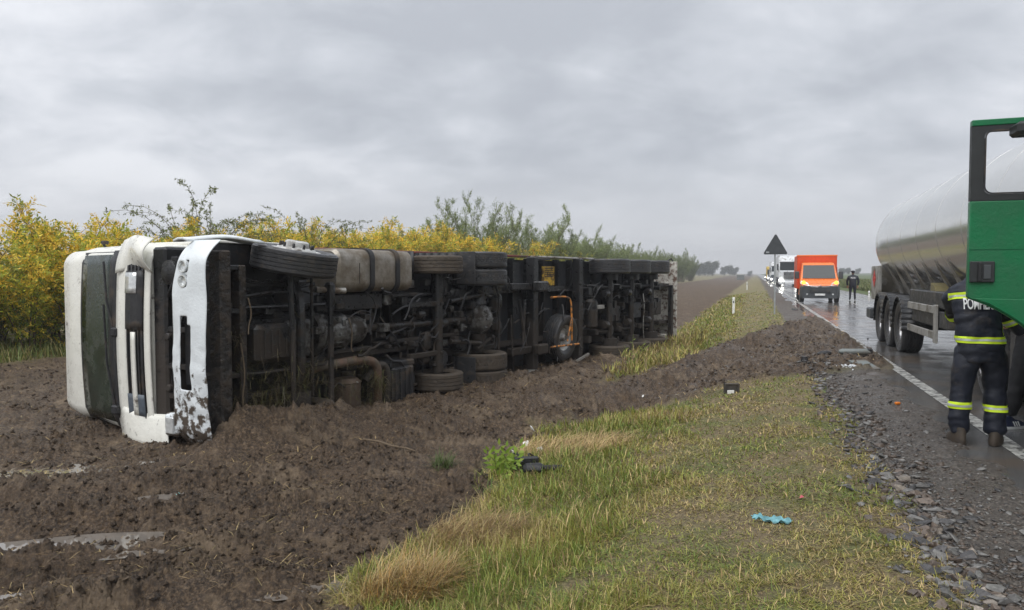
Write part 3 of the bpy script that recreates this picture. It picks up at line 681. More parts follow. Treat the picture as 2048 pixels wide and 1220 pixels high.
BV.update({('willow', i): bush_meshes('willow', 71+i, 5.6, 1.7, 18, 3800) for i in range(3)})
def bush(kind, i, s, q, sc, name, label, group, rz=None, szz=1.0):
    st, lm = BV[(kind, i)]; p = rp(s, q); z = float(height(np.array([p.x]), np.array([p.y]))[0])-.05
    t = thing(name, label, 'bush' if kind != 'willow' else 'tree', None, group); t.location = (p.x, p.y, z); t.rotation_euler = (0, 0, random.uniform(0, 6.3) if rz is None else rz); t.scale = (sc, sc, sc*szz)
    link(bpy.data.objects.new('branches', st), t); link(bpy.data.objects.new('foliage', lm), t); return t
def u_of(s, q): p = rp(s, q); return 1024+1480*p.x/p.y
def where(u):
    for lim, t in ((150, 'left of the fallen cab'), (300, 'behind the white cab'), (500, 'above the peeled bumper'), (650, 'above the front wheel'), (810, 'above the fuel tank'), (900, 'above the middle axle'), (1010, 'above the twin drive tyres'), (1100, 'above the trailer front'), (1180, 'above the spare wheel'), (1260, 'above the nearest trailer wheel'), (1340, 'above the last trailer wheels')):
        if u < lim: return t
    return 'right of the trailer rear'
G1, G2 = 'young trees of the shelter belt behind the overturned lorry', 'willow-like trees of the shelter belt further along'
rr = random.Random(3); s = 9.0
while s < 50:
    for row, q in enumerate((19.8, 21.6, 23.8, 26.5)):
        if row == 3 and rr.random() < .5: continue
        ss = s + rr.uniform(-.5, .5) + row*.4; qq = q + rr.uniform(-.4, .4)
        if 18.3 < ss < 20.6 and row > 1: continue
        kind = 'ash' if rr.random() < .80 else 'leafy'; i = rr.randrange(4 if kind == 'ash' else 2)
        sc = rr.uniform(.74, 1.10)*(1+.013*(ss-15)) * (.9 if row == 0 else 1)
        lab = {0: 'yellow autumn ash sapling in the front row of the belt behind the lorry', 1: 'yellow leaved sapling in the middle row of the belt behind the lorry', 2: 'golden leaved sapling in the back row of the belt behind the lorry', 3: 'tall yellow sapling in the rearmost row of the belt behind the lorry'}[row]
        if kind == 'leafy': lab = lab.replace('yellow autumn ash', 'yellowish green').replace('yellow leaved', 'greenish leafy').replace('golden leaved', 'greenish leafy').replace('tall yellow', 'tall greenish')
        if kind == 'leafy': sc *= 1.12
        lab = lab.replace('behind the lorry', where(u_of(ss, qq)))
        bush(kind, i, ss, qq, sc, 'ash_sapling' if kind == 'ash' else 'leafy_bush', lab, G1)
    s += rr.uniform(1.15, 1.6)
def s_at(u, q):      # distance along the belt whose view passes pixel column u
    k = (u-1024)/1480; return (2.38 - q*.9496 - k*q*.3134)/(k*.9496 - .3134)
bush('arch', 0, s_at(385, 21), 21, 1.35, 'arching_bush', 'dark bush with long arching bare shoots rising above the fallen cab', None, 0)
bush('arch', 1, s_at(430, 22.5), 22.5, 1.25, 'arching_bush', 'smaller arching green bush just right of the tallest arching one', None, 2)
bush('arch', 1, s_at(612, 21), 21, 1.3, 'arching_bush', 'thin arching bush among yellow saplings above the fuel tank', None, 1)
bush('arch', 0, s_at(800, 22), 22, 1.2, 'arching_bush', 'sparse arching bush above the middle axle of the lorry', None, 3)
bush('willow', 0, s_at(965, 20.5), 20.5, 1.32, 'willow_tree', 'tallest grey-green willow-like tree rising above the twin upper tyres', G2)
bush('willow', 1, s_at(925, 21), 21, 1.12, 'willow_tree', 'narrow green tree just left of the tallest willow-like tree', G2)
bush('willow', 2, s_at(1005, 21.5), 21.5, 1.08, 'willow_tree', 'green tree just right of the tallest willow-like tree', G2)
bush('willow', 1, s_at(1078, 20.5), 20.5, 1.4, 'willow_tree', 'pointed grey-green tree standing alone above the front of the trailer', G2)
u = 1105
while u < 1388:
    sc = rr.uniform(.98, 1.25)
    for q in (20.0, 23.5):
        ss = s_at(u+rr.uniform(-4, 4), q)
        if 40 < ss < 270: bush('willow', rr.randrange(3), ss, q, sc*rr.uniform(.85, 1.05)*(1+.0006*ss), 'willow_tree', ('grey-green tree in the front row of the belt %s' if q < 22 else 'grey-green tree in the back row of the belt %s') % where(u), G2, None, .95)
    u += rr.uniform(12, 19)*(1 if u < 1300 else .5)
for u in (1040, 1095, 1120, 1150, 1190, 1240):
    bush('leafy', rr.randrange(2), s_at(u, 19), 19.0, rr.uniform(1.3, 1.7), 'leafy_bush', 'low olive green bush below the willow-like trees', G2)
for u in (880, 860, 905, 940, 1060): bush('ash', rr.randrange(4), s_at(u, 20), 20, rr.uniform(1.2, 1.45), 'ash_sapling', 'golden leaved sapling beside the tall green willow-like trees', G1)
def ordinals():
    D = {}
    for o in bpy.data.objects:
        if o.type == 'EMPTY' and o.get('category') in ('bush', 'tree') and o.get('group'): D.setdefault(o['label'], []).append(o)
    W_ = ['first', 'second', 'third', 'fourth', 'fifth', 'sixth', 'seventh', 'eighth', 'ninth', 'tenth', 'eleventh', 'twelfth', 'thirteenth', 'fourteenth']
    for lab, L in D.items():
        L = sorted([o for o in L if o.location.x/o.location.y >= -.70], key=lambda o: o.location.x/o.location.y)
        if len(L) < 2: continue
        a, _, b = lab.partition(' in the ') if ' in the ' in lab else (lab.partition(' be')[0], '', 'be'+lab.partition(' be')[2])
        for k, o in enumerate(L):
            if k < len(W_): o['label'] = '%s %s from left, %s' % (W_[k], a, b.replace('of the belt ', ''))
ordinals()
# distant trees
def far_tree_mesh(seed, h):
    rg = np.random.default_rng(seed); mb = MB(); mb.tube([(0, 0, -.5), (0.1, 0, h*.35), (.2, .1, h*.7)], [.35, .25, .12], 6)
    for k in range(7):
        a = k*2.4; mb.tube([(0.1, 0, h*(.3+.05*k)), (math.cos(a)*h*.2, math.sin(a)*h*.2, h*(.45+.06*k))], [.12, .04], 5)
    nc = 16; C = np.stack([rg.normal(0, h*.22, nc), rg.normal(0, h*.22, nc), h*(.25+.6*rg.random(nc))], -1); n = 4200
    P = C[rg.integers(0, nc, n)] + rg.normal(0, 1, (n, 3))*h*np.array([.10, .10, .085]); D = rg.normal(size=(n, 3)); D /= np.linalg.norm(D, axis=1)[:, None]; E = np.cross(D, rg.normal(size=(n, 3))); E /= np.linalg.norm(E, axis=1)[:, None]; L = h*.032
    V = np.stack([P-D*L, P-E*L*.7, P+D*L, P+E*L*.7], 1).reshape(-1, 3); c = lerp((.05, .065, .03), (.11, .12, .06), rg.random(n)); c = np.repeat(c[:, None], 4, 1).reshape(-1, 3)
    o = npmesh('crown', V, np.arange(len(V)).reshape(-1, 4), M_['leaf'], c); lm = o.data; bpy.data.objects.remove(o)
    return mb.mesh('trunk', M_['bark']), lm
FT = [far_tree_mesh(900+i, 10) for i in range(3)]
for (u, Y, h, lab) in ((1398, 420, 8, 'hazy tree at the left end of the distant clump on the horizon'), (1410, 430, 9.5, 'hazy tree in the middle of the distant clump on the horizon'), (1425, 425, 9.6, 'hazy broad tree at the right end of the larger distant clump'),
                       (1449, 520, 7.5, 'small hazy tree left of the distant roadside shelter'), (1460, 520, 9, 'hazy tree between the distant clump and the roadside shelter'), (1470, 540, 7, 'faint low tree close to the distant roadside shelter'),
                       (1684, 480, 5, 'faint tree on the horizon right of the orange van'), (1697, 500, 6, 'faint tree on the horizon left of the officer in black'), (1716, 500, 5, 'faint tree on the horizon right of the officer in black'), (1500, 600, 5, 'faint tree at the end of the grass verge on the horizon')):
    p = pt(u, 548, Y); z = float(height(np.array([p.x]), np.array([p.y]))[0]); t = thing('distant_tree', lab, 'tree'); t.location = (p.x, p.y, z); t.scale = (h/10*.78, h/10*.78, h/10*.88); i = int(u) % 3
    link(bpy.data.objects.new('trunk', FT[i][0]), t); link(bpy.data.objects.new('crown', FT[i][1]), t)
# ---------------------------------------------------------------- overturned lorry: x runs to its rear, y to its right side (down to the ground), z to its roof (away to the left)
MT = frame_mat(TP0, TD, Vector((0, 0, -1)), TU)
TR = thing('overturned_tractor_unit', 'white lorry cab and chassis lying on its side in the mud, underside toward the road', 'lorry', MT)
def rrect(x0, x1, w, r0, r1, z, n=6, crown=0.0):     # plan outline of the cab at height z
    P = []
    for (cx, cy, a0, r) in ((x0+r0, w-r0, 90, r0), (x0+r0, -w+r0, 180, r0), (x1-r1, -w+r1, 270, r1), (x1-r1, w-r1, 0, r1)):
        for k in range(n+1):
            a = math.radians(a0 + 90*k/n); P.append([cx+r*math.cos(a), cy+r*math.sin(a), z])
    for p in P:
        if p[0] < x0+r0+.01: p[0] -= crown*(1-(p[1]/w)**2)
    return P
lv = [(1.45, .09, 1.20), (1.52, .07, 1.22), (1.9, .07, 1.225), (2.18, .09, 1.225), (2.26, .11, 1.22), (3.15, .26, 1.20), (3.45, .26, 1.18), (3.74, .29, 1.15), (3.85, .38, 1.10), (3.91, .60, 1.02), (3.93, 1.0, .95)]
rings = [rrect(a, 2.15, w, .20, .08, z, crown=.06) for z, a, w in lv]
for rg_ in rings:
    for p in rg_:
        p[1] += .012*math.sin(p[2]*9+p[0]*5)
MB().loft(rings).build('cab_shell', M_['white_paint'], TR, 50)
# windscreen: proud curved pane with black surround
def front_patch(z0, z1, y0, y1, off, nz=6, ny=16, x0=None, x1=None, crown=.06, bow=0):
    mb = MB(); vs = []
    for i in range(nz+1):
        z = z0+(z1-z0)*i/nz; a = np.interp(z, [l[0] for l in lv], [l[1] for l in lv])
        for j in range(ny+1):
            y = y0+(y1-y0)*j/ny; e = abs(y)-1.0; x = a-crown*(1-(y/1.2)**2)+(.20-math.sqrt(max(0, .04-e*e)) if e > 0 else 0) - off
            vs.append((x, y, z))
    fs = [(i*(ny+1)+j, i*(ny+1)+j+1, (i+1)*(ny+1)+j+1, (i+1)*(ny+1)+j) for i in range(nz) for j in range(ny)]
    return mb.add(vs, fs)
def solid(o, t):
    m = o.modifiers.new('s', 'SOLIDIFY'); m.thickness = t; m.offset = 0; return o
solid(front_patch(2.22, 3.22, -1.13, 1.13, .006).build('windscreen_frame', M_['black_plastic'], TR), .01)
ws = solid(front_patch(2.27, 3.17, -1.09, 1.09, .018).build('windscreen', M_['windscreen'], TR), .006)
solid(front_patch(2.11, 2.31, -1.14, 1.14, .022).build('wiper_cowl', M_['black_plastic'], TR), .02)
wp = MB(); wp.tube([(.02, .9, 2.18), (-.01, .3, 2.30), (-.02, -.45, 2.33)], .014, 6); wp.tube([(.0, -.1, 2.15), (-.01, -.5, 2.28), (.0, -1.0, 2.34)], .014, 6); wp.cbox(-.03, .06, .84, .96, 2.1, 2.22); wp.cbox(-.03, .06, -.16, -.04, 2.08, 2.2)
wp.build('wiper', M_['black_plastic'], TR)
solid(front_patch(1.50, 1.885, -.98, 1.0, .012, ny=12).build('grille_recess', M_['black_plastic'], TR), .02)
for k in range(5):
    y = -.92+.0*k; solid(front_patch(1.53+.075*k, 1.548+.075*k, -.95, .96, .03, 1, 12).build('grille_slat', M_['black_plastic'], TR), .02)
solid(front_patch(1.655, 1.735, -.12, .92, .05, 1, 10).build('grille_bar', M_['white_paint'], TR), .02)
solid(front_patch(1.53, 1.86, .66, .93, .042, 2, 4).build('grille_plate', M_['grille_grey'], TR), .012)
solid(front_patch(1.52, 1.86, -.88, -.15, .036, 3, 8).build('badge_plate', M_['black_plastic'], TR), .02)
solid(front_patch(1.64, 1.86, -.86, -.60, .050, 2, 4).build('badge', M_['lamp_clear'], TR), .01)
solid(front_patch(1.87, 2.12, -1.16, 1.16, .014, 3, 20).build('front_panel', M_['white_paint'], TR), .02)
solid(front_patch(1.42, 1.51, -1.1, 1.1, .022, 3, 20).build('lower_panel', M_['white_paint'], TR), .02)
# peeled corner deflector at the upper side
mb = MB(); vs = []; nu, nv = 8, 8
for i in range(nu+1):
    for j in range(nv+1):
        t = i/nu; w = j/nv; z = 1.30+.78*t; y = -1.27+.42*w; x = .02+.10*(1-w)-.20*math.sin(PI*(1-w)*.8)*(1-t*.75) - .04*math.sin(5*t+2*w); y += -.05*math.sin(PI*t); vs.append((x, y, z))
mb.add(vs, [(i*(nv+1)+j, i*(nv+1)+j+1, (i+1)*(nv+1)+j+1, (i+1)*(nv+1)+j) for i in range(nu) for j in range(nv)]); solid(mb.build('corner_deflector', M_['white_paint'], TR), .012)['label'] = 'bent white corner panel peeled away from the cab'
mb = MB(); vs = []
for i in range(7):
    for j in range(7):
        t = i/6; w = j/6; vs.append((.03-.10*math.sin(PI*w*.5)*(1-t)+.03*math.sin(7*t), .86+.40*w+.03*math.sin(4*t), 1.02+1.10*t+.03*math.sin(5*w)))
mb.add(vs, [(i*7+j, i*7+j+1, (i+1)*7+j+1, (i+1)*7+j) for i in range(6) for j in range(6)]); solid(mb.build('corner_panel', M_['white_paint'], TR), .012)
# headlamp of the ground side and its mask
mb = MB().cbox(-.08, .12, .82, 1.10, .82, 1.06, .03); mb.build('headlamp_mask', M_['bumper_paint'], TR); MB().cbox(-.105, -.06, .86, 1.06, .86, 1.0, .03).build('headlight', M_['lamp_clear'], TR)
# bumper with holes
def bumper():
    ny, nz = 72, 18; Y = np.linspace(-1.24, 1.22, ny+1); Z = np.linspace(.24, .84, nz+1); vs = []; rg = np.random.default_rng(4)
    for j, y in enumerate(Y):
        for i, z in enumerate(Z):
            e = max(0, abs(y)-.95); x = -.10+.04*(y/1.2)**2 + .20*(e/.29)**2 - .03*math.cos((z-.5)*5) + .10*max(0, .36-z)
            top = .84 - .10*sst(-.6, -1.15, np.array(y))*1.0 - .17*float(np.exp(-((y+.15)/.22)**2))*0
            zz = .24+(z-.24)*(top-.24)/.6
            zz += .010*math.sin(y*5)+.008*math.sin(11*y)*(y > .2)
            x += .015*float(perlin(np.array(y*2.5), np.array(z*3), 8)) + .010*float(perlin(np.array(y*8.), np.array(z*8), 9))*(y > 0)
            vs.append((x, y, zz))
    def hole(y, z):
        if (y+.93)**2/.0052 + (z-.60)**2/.0048 < 1 or (y+.76)**2/.0052 + (z-.60)**2/.0048 < 1: return True
        return -.36 < y < .50 and .47 < z < .67 and not (y < -.26 and z < .53)
    fs = []
    for j in range(ny):
        for i in range(nz):
            y = (Y[j]+Y[j+1])/2; z = (Z[i]+Z[i+1])/2
            if hole(y, z): continue
            if y > 1.02 and math.sin(z*60)+math.sin(y*40+z*23) > .7+(1.22-y)*3: continue
            fs.append((j*(nz+1)+i, j*(nz+1)+i+1, (j+1)*(nz+1)+i+1, (j+1)*(nz+1)+i))
    o = MB().add(vs, fs).build('bumper', M_['bumper_paint'], TR, 60); solid(o, .018); sb = o.modifiers.new('ss', 'SUBSURF'); sb.levels = sb.render_levels = 1
    o['label'] = 'dented white front bumper caked with mud at its lower end'
    for y in (-.93, -.76):
        MB().lathe([(.075, -.03), (.075, .02), (.06, .02), (.055, -.01), (.0, -.015)], (-.115, y, .60), (-1, 0, 0), 20).build('fog_light', M_['lamp_clear'], o)
    MB().cbox(-.04, .02, -.40, .46, .46, .70, .01).build('intake_back', M_['black_plastic'], o)
    # its torn end, wrapping over the front wheel
    mb = MB(); vs = []
    for i in range(9):
        t = i/8
        for j in range(4):
            w = j/3; vs.append((.02+.95*t, -1.235-.04*math.sin(PI*t)-.03*w*(1-w)*4+.01*math.sin(9*t), .70-.20*t*0+.26*w-.22*t+.04*math.sin(6*t)))
    mb.add(vs, [(i*4+j, i*4+j+1, i*4+j+5, i*4+j+4) for i in range(8) for j in range(3)]); solid(mb.build('bumper_end', M_['bumper_paint'], o), .03)
bumper()
# cavity behind the torn front: radiator, beams, lamp bowl
MB().cbox(.32, .42, -1.0, 1.05, .55, 1.4, .02).build('radiator', M_['black_plastic'], TR)
mb = MB()
for k in range(13): y = -.98+.165*k; mb.box(.30, .318, y, y+.02, .85, 1.33)
mb.build('radiator_fins', M_['under_steel'], TR)
mb = MB(); mb.cbox(.08, .20, -1.05, 1.05, .98, 1.10, .01); mb.cbox(.10, .18, -.9, .95, 1.22, 1.30, .01)
for y in (-.62, -.2, .25, .62): mb.cbox(.10, .22, y, y+.07, .84, 1.32, .01)
mb.build('front_frame', M_['under_steel'], TR)
MB().lathe([(.0, .04), (.06, .04), (.15, -.0), (.155, -.06), (.14, -.06), (.10, -.02), (0, -.01)], (.05, -.86, 1.10), (-1, 0, 0), 24).build('headlamp_bowl', M_['under_steel_b'], TR)
mb = MB(); mb.tube([(.12, -.55, 1.2), (.02, -.62, 1.05), (.04, -.74, 1.0), (.10, -.9, .92)], .018, 6, smooth=2); mb.tube([(.12, -.4, .92), (.0, -.1, .88), (.1, .5, 1.15)], .012, 6, smooth=2); mb.build('cable', M_['black_plastic'], TR)
for y in (-.08, .55): MB().lathe([(0, .01), (.035, .01), (.045, 0), (.045, -.05)], (.06, y, 1.16), (-1, 0, 0), 14).build('bracket_eye', M_['under_steel'], TR)
# sill, steps, door side lying up
MB().cbox(.075, 2.15, -1.17, 1.17, 1.20, 1.452, .03).build('cab_floor', M_['under_steel'], TR)
mb = MB(); 
for k in range(9):
    t = k/8; x = .55+1.45*t
    mb.box(x, x+.17, -1.24, -.95, 1.02+.28*math.sin(PI*t)*.4, 1.06+.28*math.sin(PI*t)*.4+.02)
mb.build('wheel_arch', M_['black_plastic'], TR)
front_door = MB().cbox(.62, 1.72, -1.262, -1.215, 1.32, 2.95, .015); front_door.build('door', M_['white_paint'], TR)
MB().cbox(.8, 1.55, -1.27, -1.25, 2.2, 2.85, .01).build('side_window', M_['dark_glass'], TR)
MB().cbox(.55, 2.0, -1.275, -1.24, 1.02, 1.20, .012).build('side_skirt', M_['white_paint'], TR)
MB().cbox(1.08, 1.22, -1.31, -1.27, 1.25, 1.33, .012).build('side_marker', M_['lamp_amber_off'] if 'lamp_amber_off' in M_ else mk('lamp_amber_off', (.75, .16, .02), .25), TR)
mb = MB(); mb.tube([(.5, -1.2, 3.1), (.45, -1.27, 3.1), (.45, -1.28, 3.0)], .016, 6); mb.cbox(.42, .5, -1.30, -1.25, 3.02, 3.10, .02); mb.build('mirror_stub', M_['black_plastic'], TR)
MB().box(2.15, 2.2, -1.1, 1.1, 1.2, 3.2).build('cab_back', M_['black_plastic'], TR)
# ---- wheels
def tyre_mesh(R, w, mt, lugs=0, ribs=4, n=64):
    hw = w/2; Ri = R*.56; prof = [(Ri, -hw*.72), (Ri+.02, -hw*.86), (R*.72, -hw*1.0), (R*.88, -hw*1.02), (R*.955, -hw*.96), (R-.012, -hw*.86)]
    m = ribs*2-1; tw = hw*1.66; y = -hw*.83
    for k in range(ribs):
        a = -hw*.83+tw*k/ribs; b = a+tw/ribs*.80
        prof += [(R, a), (R, b)]
        if k < ribs-1: prof += [(R-.013, b+.003), (R-.013, a+tw/ribs-.003)]
    prof += [(R-.012, hw*.86), (R*.955, hw*.96), (R*.88, hw*1.02), (R*.72, hw), (Ri+.02, hw*.86), (Ri, hw*.72)]
    L = None
    if lugs: 
        def L(k, i, r, h): return r-.014 if (r > R-.002 and (k+int((h+hw)/w*ribs)*1) % 2 == 0) else r
    return MB().lathe(prof, n=n if not lugs else lugs*2, lug=L).mesh('tyre', mt, 30)
def rim_mesh(R, w, mt, deep=True, side=1, alloy=False):
    r = R*.565; hw = w/2; s = side
    prof = [(r+.012, s*hw*.80), (r+.012, s*hw*.74), (r-.02, s*hw*.66), (r-.045, s*hw*.05), (r*.84, s*(-.02)), (r*.62, s*(.02 if not deep else -.05)), (r*.58, s*(.03)), (.0, s*.035)]
    mb = MB().lathe(prof, n=40)
    mb.lathe([(.085, s*.03), (.08, s*.10), (.065, s*.125), (0, s*.13)], n=20)
    for k in range(10):
        a = 2*PI*k/10; c = (math.cos(a)*r*.60, 0, math.sin(a)*r*.60); mb.lathe([(.016, s*.0), (.016, s*.075), (.008, s*.085), (0, s*.085)], c, n=6)
    if alloy:
        pass
    return mb.mesh('rim', mt, 35)
TY = {'steer': tyre_mesh(.53, .30, M_['rubber'], ribs=5), 'drive': tyre_mesh(.52, .29, M_['rubber'], lugs=44, ribs=6), 'tag': tyre_mesh(.44, .30, M_['muddy_rubber'], ribs=4), 'mud': tyre_mesh(.52, .30, M_['muddy_rubber'], lugs=40, ribs=4), 'trail': tyre_mesh(.52, .36, M_['rubber'], ribs=5), 'trailmud': tyre_mesh(.52, .36, M_['muddy_rubber'], ribs=5)}
RM = {-1: rim_mesh(.53, .30, M_['rim_paint'], side=-1), 1: rim_mesh(.53, .30, M_['rim_paint'], side=1)}
def wheel(parent, x, y, z, ty, side, label=None, rx=0, rz=0, sc=1.0):
    w = sub_empty('wheel', parent); w.location = (x, y, z); w.rotation_euler = (rx, random.uniform(0, 6.3)*0, rz); w.scale = (sc,)*3
    link(bpy.data.objects.new('tyre', TY[ty]), w); link(bpy.data.objects.new('rim', RM[side]), w)
    if label: w['label'] = label
    return w
RM[-2] = MB().lathe([(.31, -.125), (.30, -.14), (.275, -.13), (.255, -.10), (.235, -.16), (.15, -.175), (.145, -.235), (.12, -.25), (0, -.25)], n=40).mesh('rim', M_['rim_paint'], 35)
mb = MB()
for k in range(10): a = 2*PI*k/10; mb.lathe([(.018, -.15), (.018, -.21), (.01, -.222), (0, -.222)], (math.cos(a)*.20, 0, math.sin(a)*.20), (0, 1, 0), 6)
BOLTS = mb.mesh('wheel_nuts', M_['under_steel_b'], 35)
fw_ = wheel(TR, 1.50, -1.02, .50, 'steer', -2, 'front wheel on top with a pale hub and clean tyre', rx=.17, rz=.05, sc=1.06); bo_ = link(bpy.data.objects.new('wheel_nuts', BOLTS), fw_); bo_['kind'] = 'stuff'
wheel(TR, 1.50, 1.04, .52, 'mud', 1, 'front wheel pressed into the mud')
wheel(TR, 4.82, -1.00, .55, 'tag', -1, 'small middle axle wheel on top, caked with dried mud')
wheel(TR, 4.82, 1.00, .55, 'tag', 1, 'small middle axle wheel half sunk in the mud')
for y, k in ((-1.10, 'drive'), (-.78, 'drive'), (.78, 'mud'), (1.10, 'mud')): wheel(TR, 6.12, y, .52, k, -1 if y < 0 else 1, {-1.10: 'clean block-tread outer drive tyre on top', -.78: 'inner drive tyre below the topmost one', .78: 'mud covered inner drive tyre near the ground', 1.10: 'mud covered outer drive tyre sunk in the ground'}[y])
# ---- chassis
US, UB, CM = M_['under_steel'], M_['under_steel_b'], M_['cast_metal']
for y in (-.42, .42):
    mb = MB(); mb.box(.35, 7.0, y-.005, y+.005, .72, 1.0); mb.box(.35, 7.0, min(y, y-.08*np.sign(y)), max(y, y-.08*np.sign(y)), .708, .72); mb.box(.35, 7.0, min(y, y-.08*np.sign(y)), max(y, y-.08*np.sign(y)), 1.0, 1.012)
    mb.build('frame_rail', US, TR, 0)
for x in (.5, 2.1, 3.3, 4.3, 5.4, 6.7):
    MB().cbox(x, x+.10, -.40, .40, .74, .95, .01).build('cross_member', US, TR)
MB().cbox(.14, .30, -1.12, 1.12, .28, .50, .02).build('underrun_beam', M_['mud_crust'], TR)
MB().cbox(.52, .62, -.95, 1.15, .40, .58, .015).build('underrun_beam', M_['mud_crust'], TR)
for y in (-.95, -.42, .36, .9): MB().cbox(.18, .62, y, y+.07, .42, .75, .015).build('bracket', US, TR)
MB().cbox(.24, .5, -.5, -.36, .5, .7, .02).build('tow_eye_block', UB, TR)
# front axle: dropped I beam, springs, rods
mb = MB(); mb.tube([(1.5, -.92, .52), (1.5, -.66, .50), (1.5, -.52, .40), (1.5, .52, .40), (1.5, .66, .50), (1.5, .92, .52)], .062, 10, smooth=1); mb.build('front_axle', UB, TR)
for y in (-.42, .42):
    mb = MB()
    for k in range(4): mb.tube([(.62+.1*k, y, .60+.015*k), (1.0, y, .50+.02*k), (1.5, y, .46+.018*k), (2.0, y, .50+.02*k), (2.35-.1*k, y, .62+.015*k)], .022, 6)
    mb.build('leaf_spring', US, TR)
mb = MB(); mb.tube([(1.72, -.82, .42), (1.72, .82, .42)], .022, 8); mb.build('track_rod', UB, TR)
mb = MB(); mb.tube([(1.28, -.80, .36), (1.30, .0, .34), (1.32, .95, .36)], .035, 8); mb.build('stabiliser_bar', US, TR)
mb = MB(); mb.tube([(.7, -.55, .62), (1.1, -.60, .55), (1.45, -.64, .52)], .025, 8); mb.build('drag_link', US, TR)
MB().lathe([(0, -.1), (.21, -.1), (.21, .08), (0, .08)], (1.5, -.84, .52), n=24).build('brake_drum', US, TR); MB().lathe([(0, -.1), (.21, -.1), (.21, .08), (0, .08)], (1.5, .84, .52), n=24).build('brake_drum', US, TR)
# engine
MB().cbox(.72, 1.95, -.30, .34, .66, 1.25, .05).build('engine_block', US, TR)
MB().cbox(.78, 1.38, -.20, .30, .42, .68, .06).build('oil_pan', UB, TR); MB().cbox(1.40, 1.86, -.22, .28, .50, .68, .05).build('oil_pan', CM, TR)
mb = MB(); 
for k in range(4): mb.tube([(.9+.12*k, -.12, .41), (.9+.12*k, .22, .41)], .012, 6)
mb.lathe([(0, .02), (.035, .02), (.035, -.01)], (1.15, .2, .415), (0, 0, -1), 10); mb.build('pan_ribs', UB, TR)
# gearbox
def ell(x, ry, rz, zc, yc=0, n=20): return [(x, yc+ry*math.cos(2*PI*k/n), zc+rz*math.sin(2*PI*k/n)) for k in range(n)]
MB().loft([ell(1.95, .30, .28, .78), ell(2.05, .34, .31, .78), ell(2.12, .27, .26, .78), ell(2.5, .25, .25, .76), ell(2.55, .29, .28, .76), ell(2.62, .25, .25, .74), ell(2.95, .20, .21, .72), ell(3.02, .11, .11, .70)]).build('gearbox', CM, TR)
mb = MB(); rr_ = random.Random(9)
for k in range(6): a = -2.6+.42*k; mb.box(2.14, 2.50, .25*math.cos(a)-.008, .25*math.cos(a)+.008, .76+.24*math.sin(a)-.02, .76+.26*math.sin(a)+.01)
for k in range(26):
    a = -rr_.uniform(.1, 3.0); x = rr_.uniform(2.0, 2.95); y = .25*math.cos(a); z = .75+.25*math.sin(a); e = rr_.uniform(.015, .05); mb.cbox(x, x+e*1.6, y-e, y+e, z-e*.8, z+e, .006)
mb.build('gearbox_ribs', CM, TR)['kind'] = 'stuff'
mb = MB(); mb.tube([(3.0, 0, .70), (3.1, 0, .70)], .085, 14); mb.tube([(3.1, 0, .70), (5.75, 0, .60)], .058, 16); mb.tube([(5.72, 0, .60), (5.86, 0, .59)], .09, 14); mb.tube([(3.35, 0, .69), (3.42, 0, .69)], .075, 14); mb.build('drive_shaft', UB, TR)
# drive axle
MB().loft([ell(5.84, .12, .12, .56), ell(5.9, .22, .22, .56), ell(6.0, .29, .27, .55), ell(6.14, .30, .28, .55), ell(6.24, .26, .25, .55), ell(6.34, .15, .15, .55), ell(6.38, .05, .05, .55)]).build('differential', CM, TR)
mb = MB()
for k in range(12): a = 2*PI*k/12; mb.tube([(5.98, .29*math.cos(a), .55+.27*math.sin(a)), (6.03, .31*math.cos(a), .55+.29*math.sin(a))], .018, 6)
for k in range(5): a = -2.4+k*.42; mb.tube([(5.9, .2*math.cos(a), .56+.2*math.sin(a)), (6.25, .27*math.cos(a), .55+.25*math.sin(a))], .014, 5)
mb.build('differential_bolts', CM, TR)
MB().tube([(6.12, -.62, .54), (6.12, -.28, .55)], [.085, .15], 14).build('drive_axle', UB, TR); MB().tube([(6.12, .28, .55), (6.12, .62, .54)], [.15, .085], 14).build('drive_axle', UB, TR)
for y in (-.45, .45):
    MB().lathe([(0, -.13), (.12, -.13), (.14, -.05), (.12, .0), (.14, .06), (.12, .13), (0, .13)], (6.45, y, .75), (0, 0, 1), 18).build('air_bellows', M_['rubber'], TR)
    MB().lathe([(0, -.13), (.12, -.13), (.14, -.05), (.12, .0), (.14, .06), (.12, .13), (0, .13)], (5.72, y, .75), (0, 0, 1), 18).build('air_bellows', M_['rubber'], TR)
    mb = MB(); mb.tube([(5.2, y*.8, .55), (6.0, y*1.0, .42)], .04, 8); mb.tube([(6.5, y*.9, .52), (5.9, y*1.2, .44)], .032, 8); mb.build('torque_rod', UB, TR)
mb = MB(); mb.tube([(6.55, -.62, .42), (6.62, -.4, .40), (6.62, .7, .40), (6.5, .78, .44)], .024, 8); mb.build('stabiliser_bar', UB, TR)
mb = MB(); mb.lathe([(0, -.12), (.085, -.12), (.085, .12), (0, .12)], (6.66, -.25, .55), n=16); mb.lathe([(0, -.12), (.085, -.12), (.085, .12), (0, .12)], (6.66, .12, .55), n=16); mb.build('brake_cylinder', UB, TR)
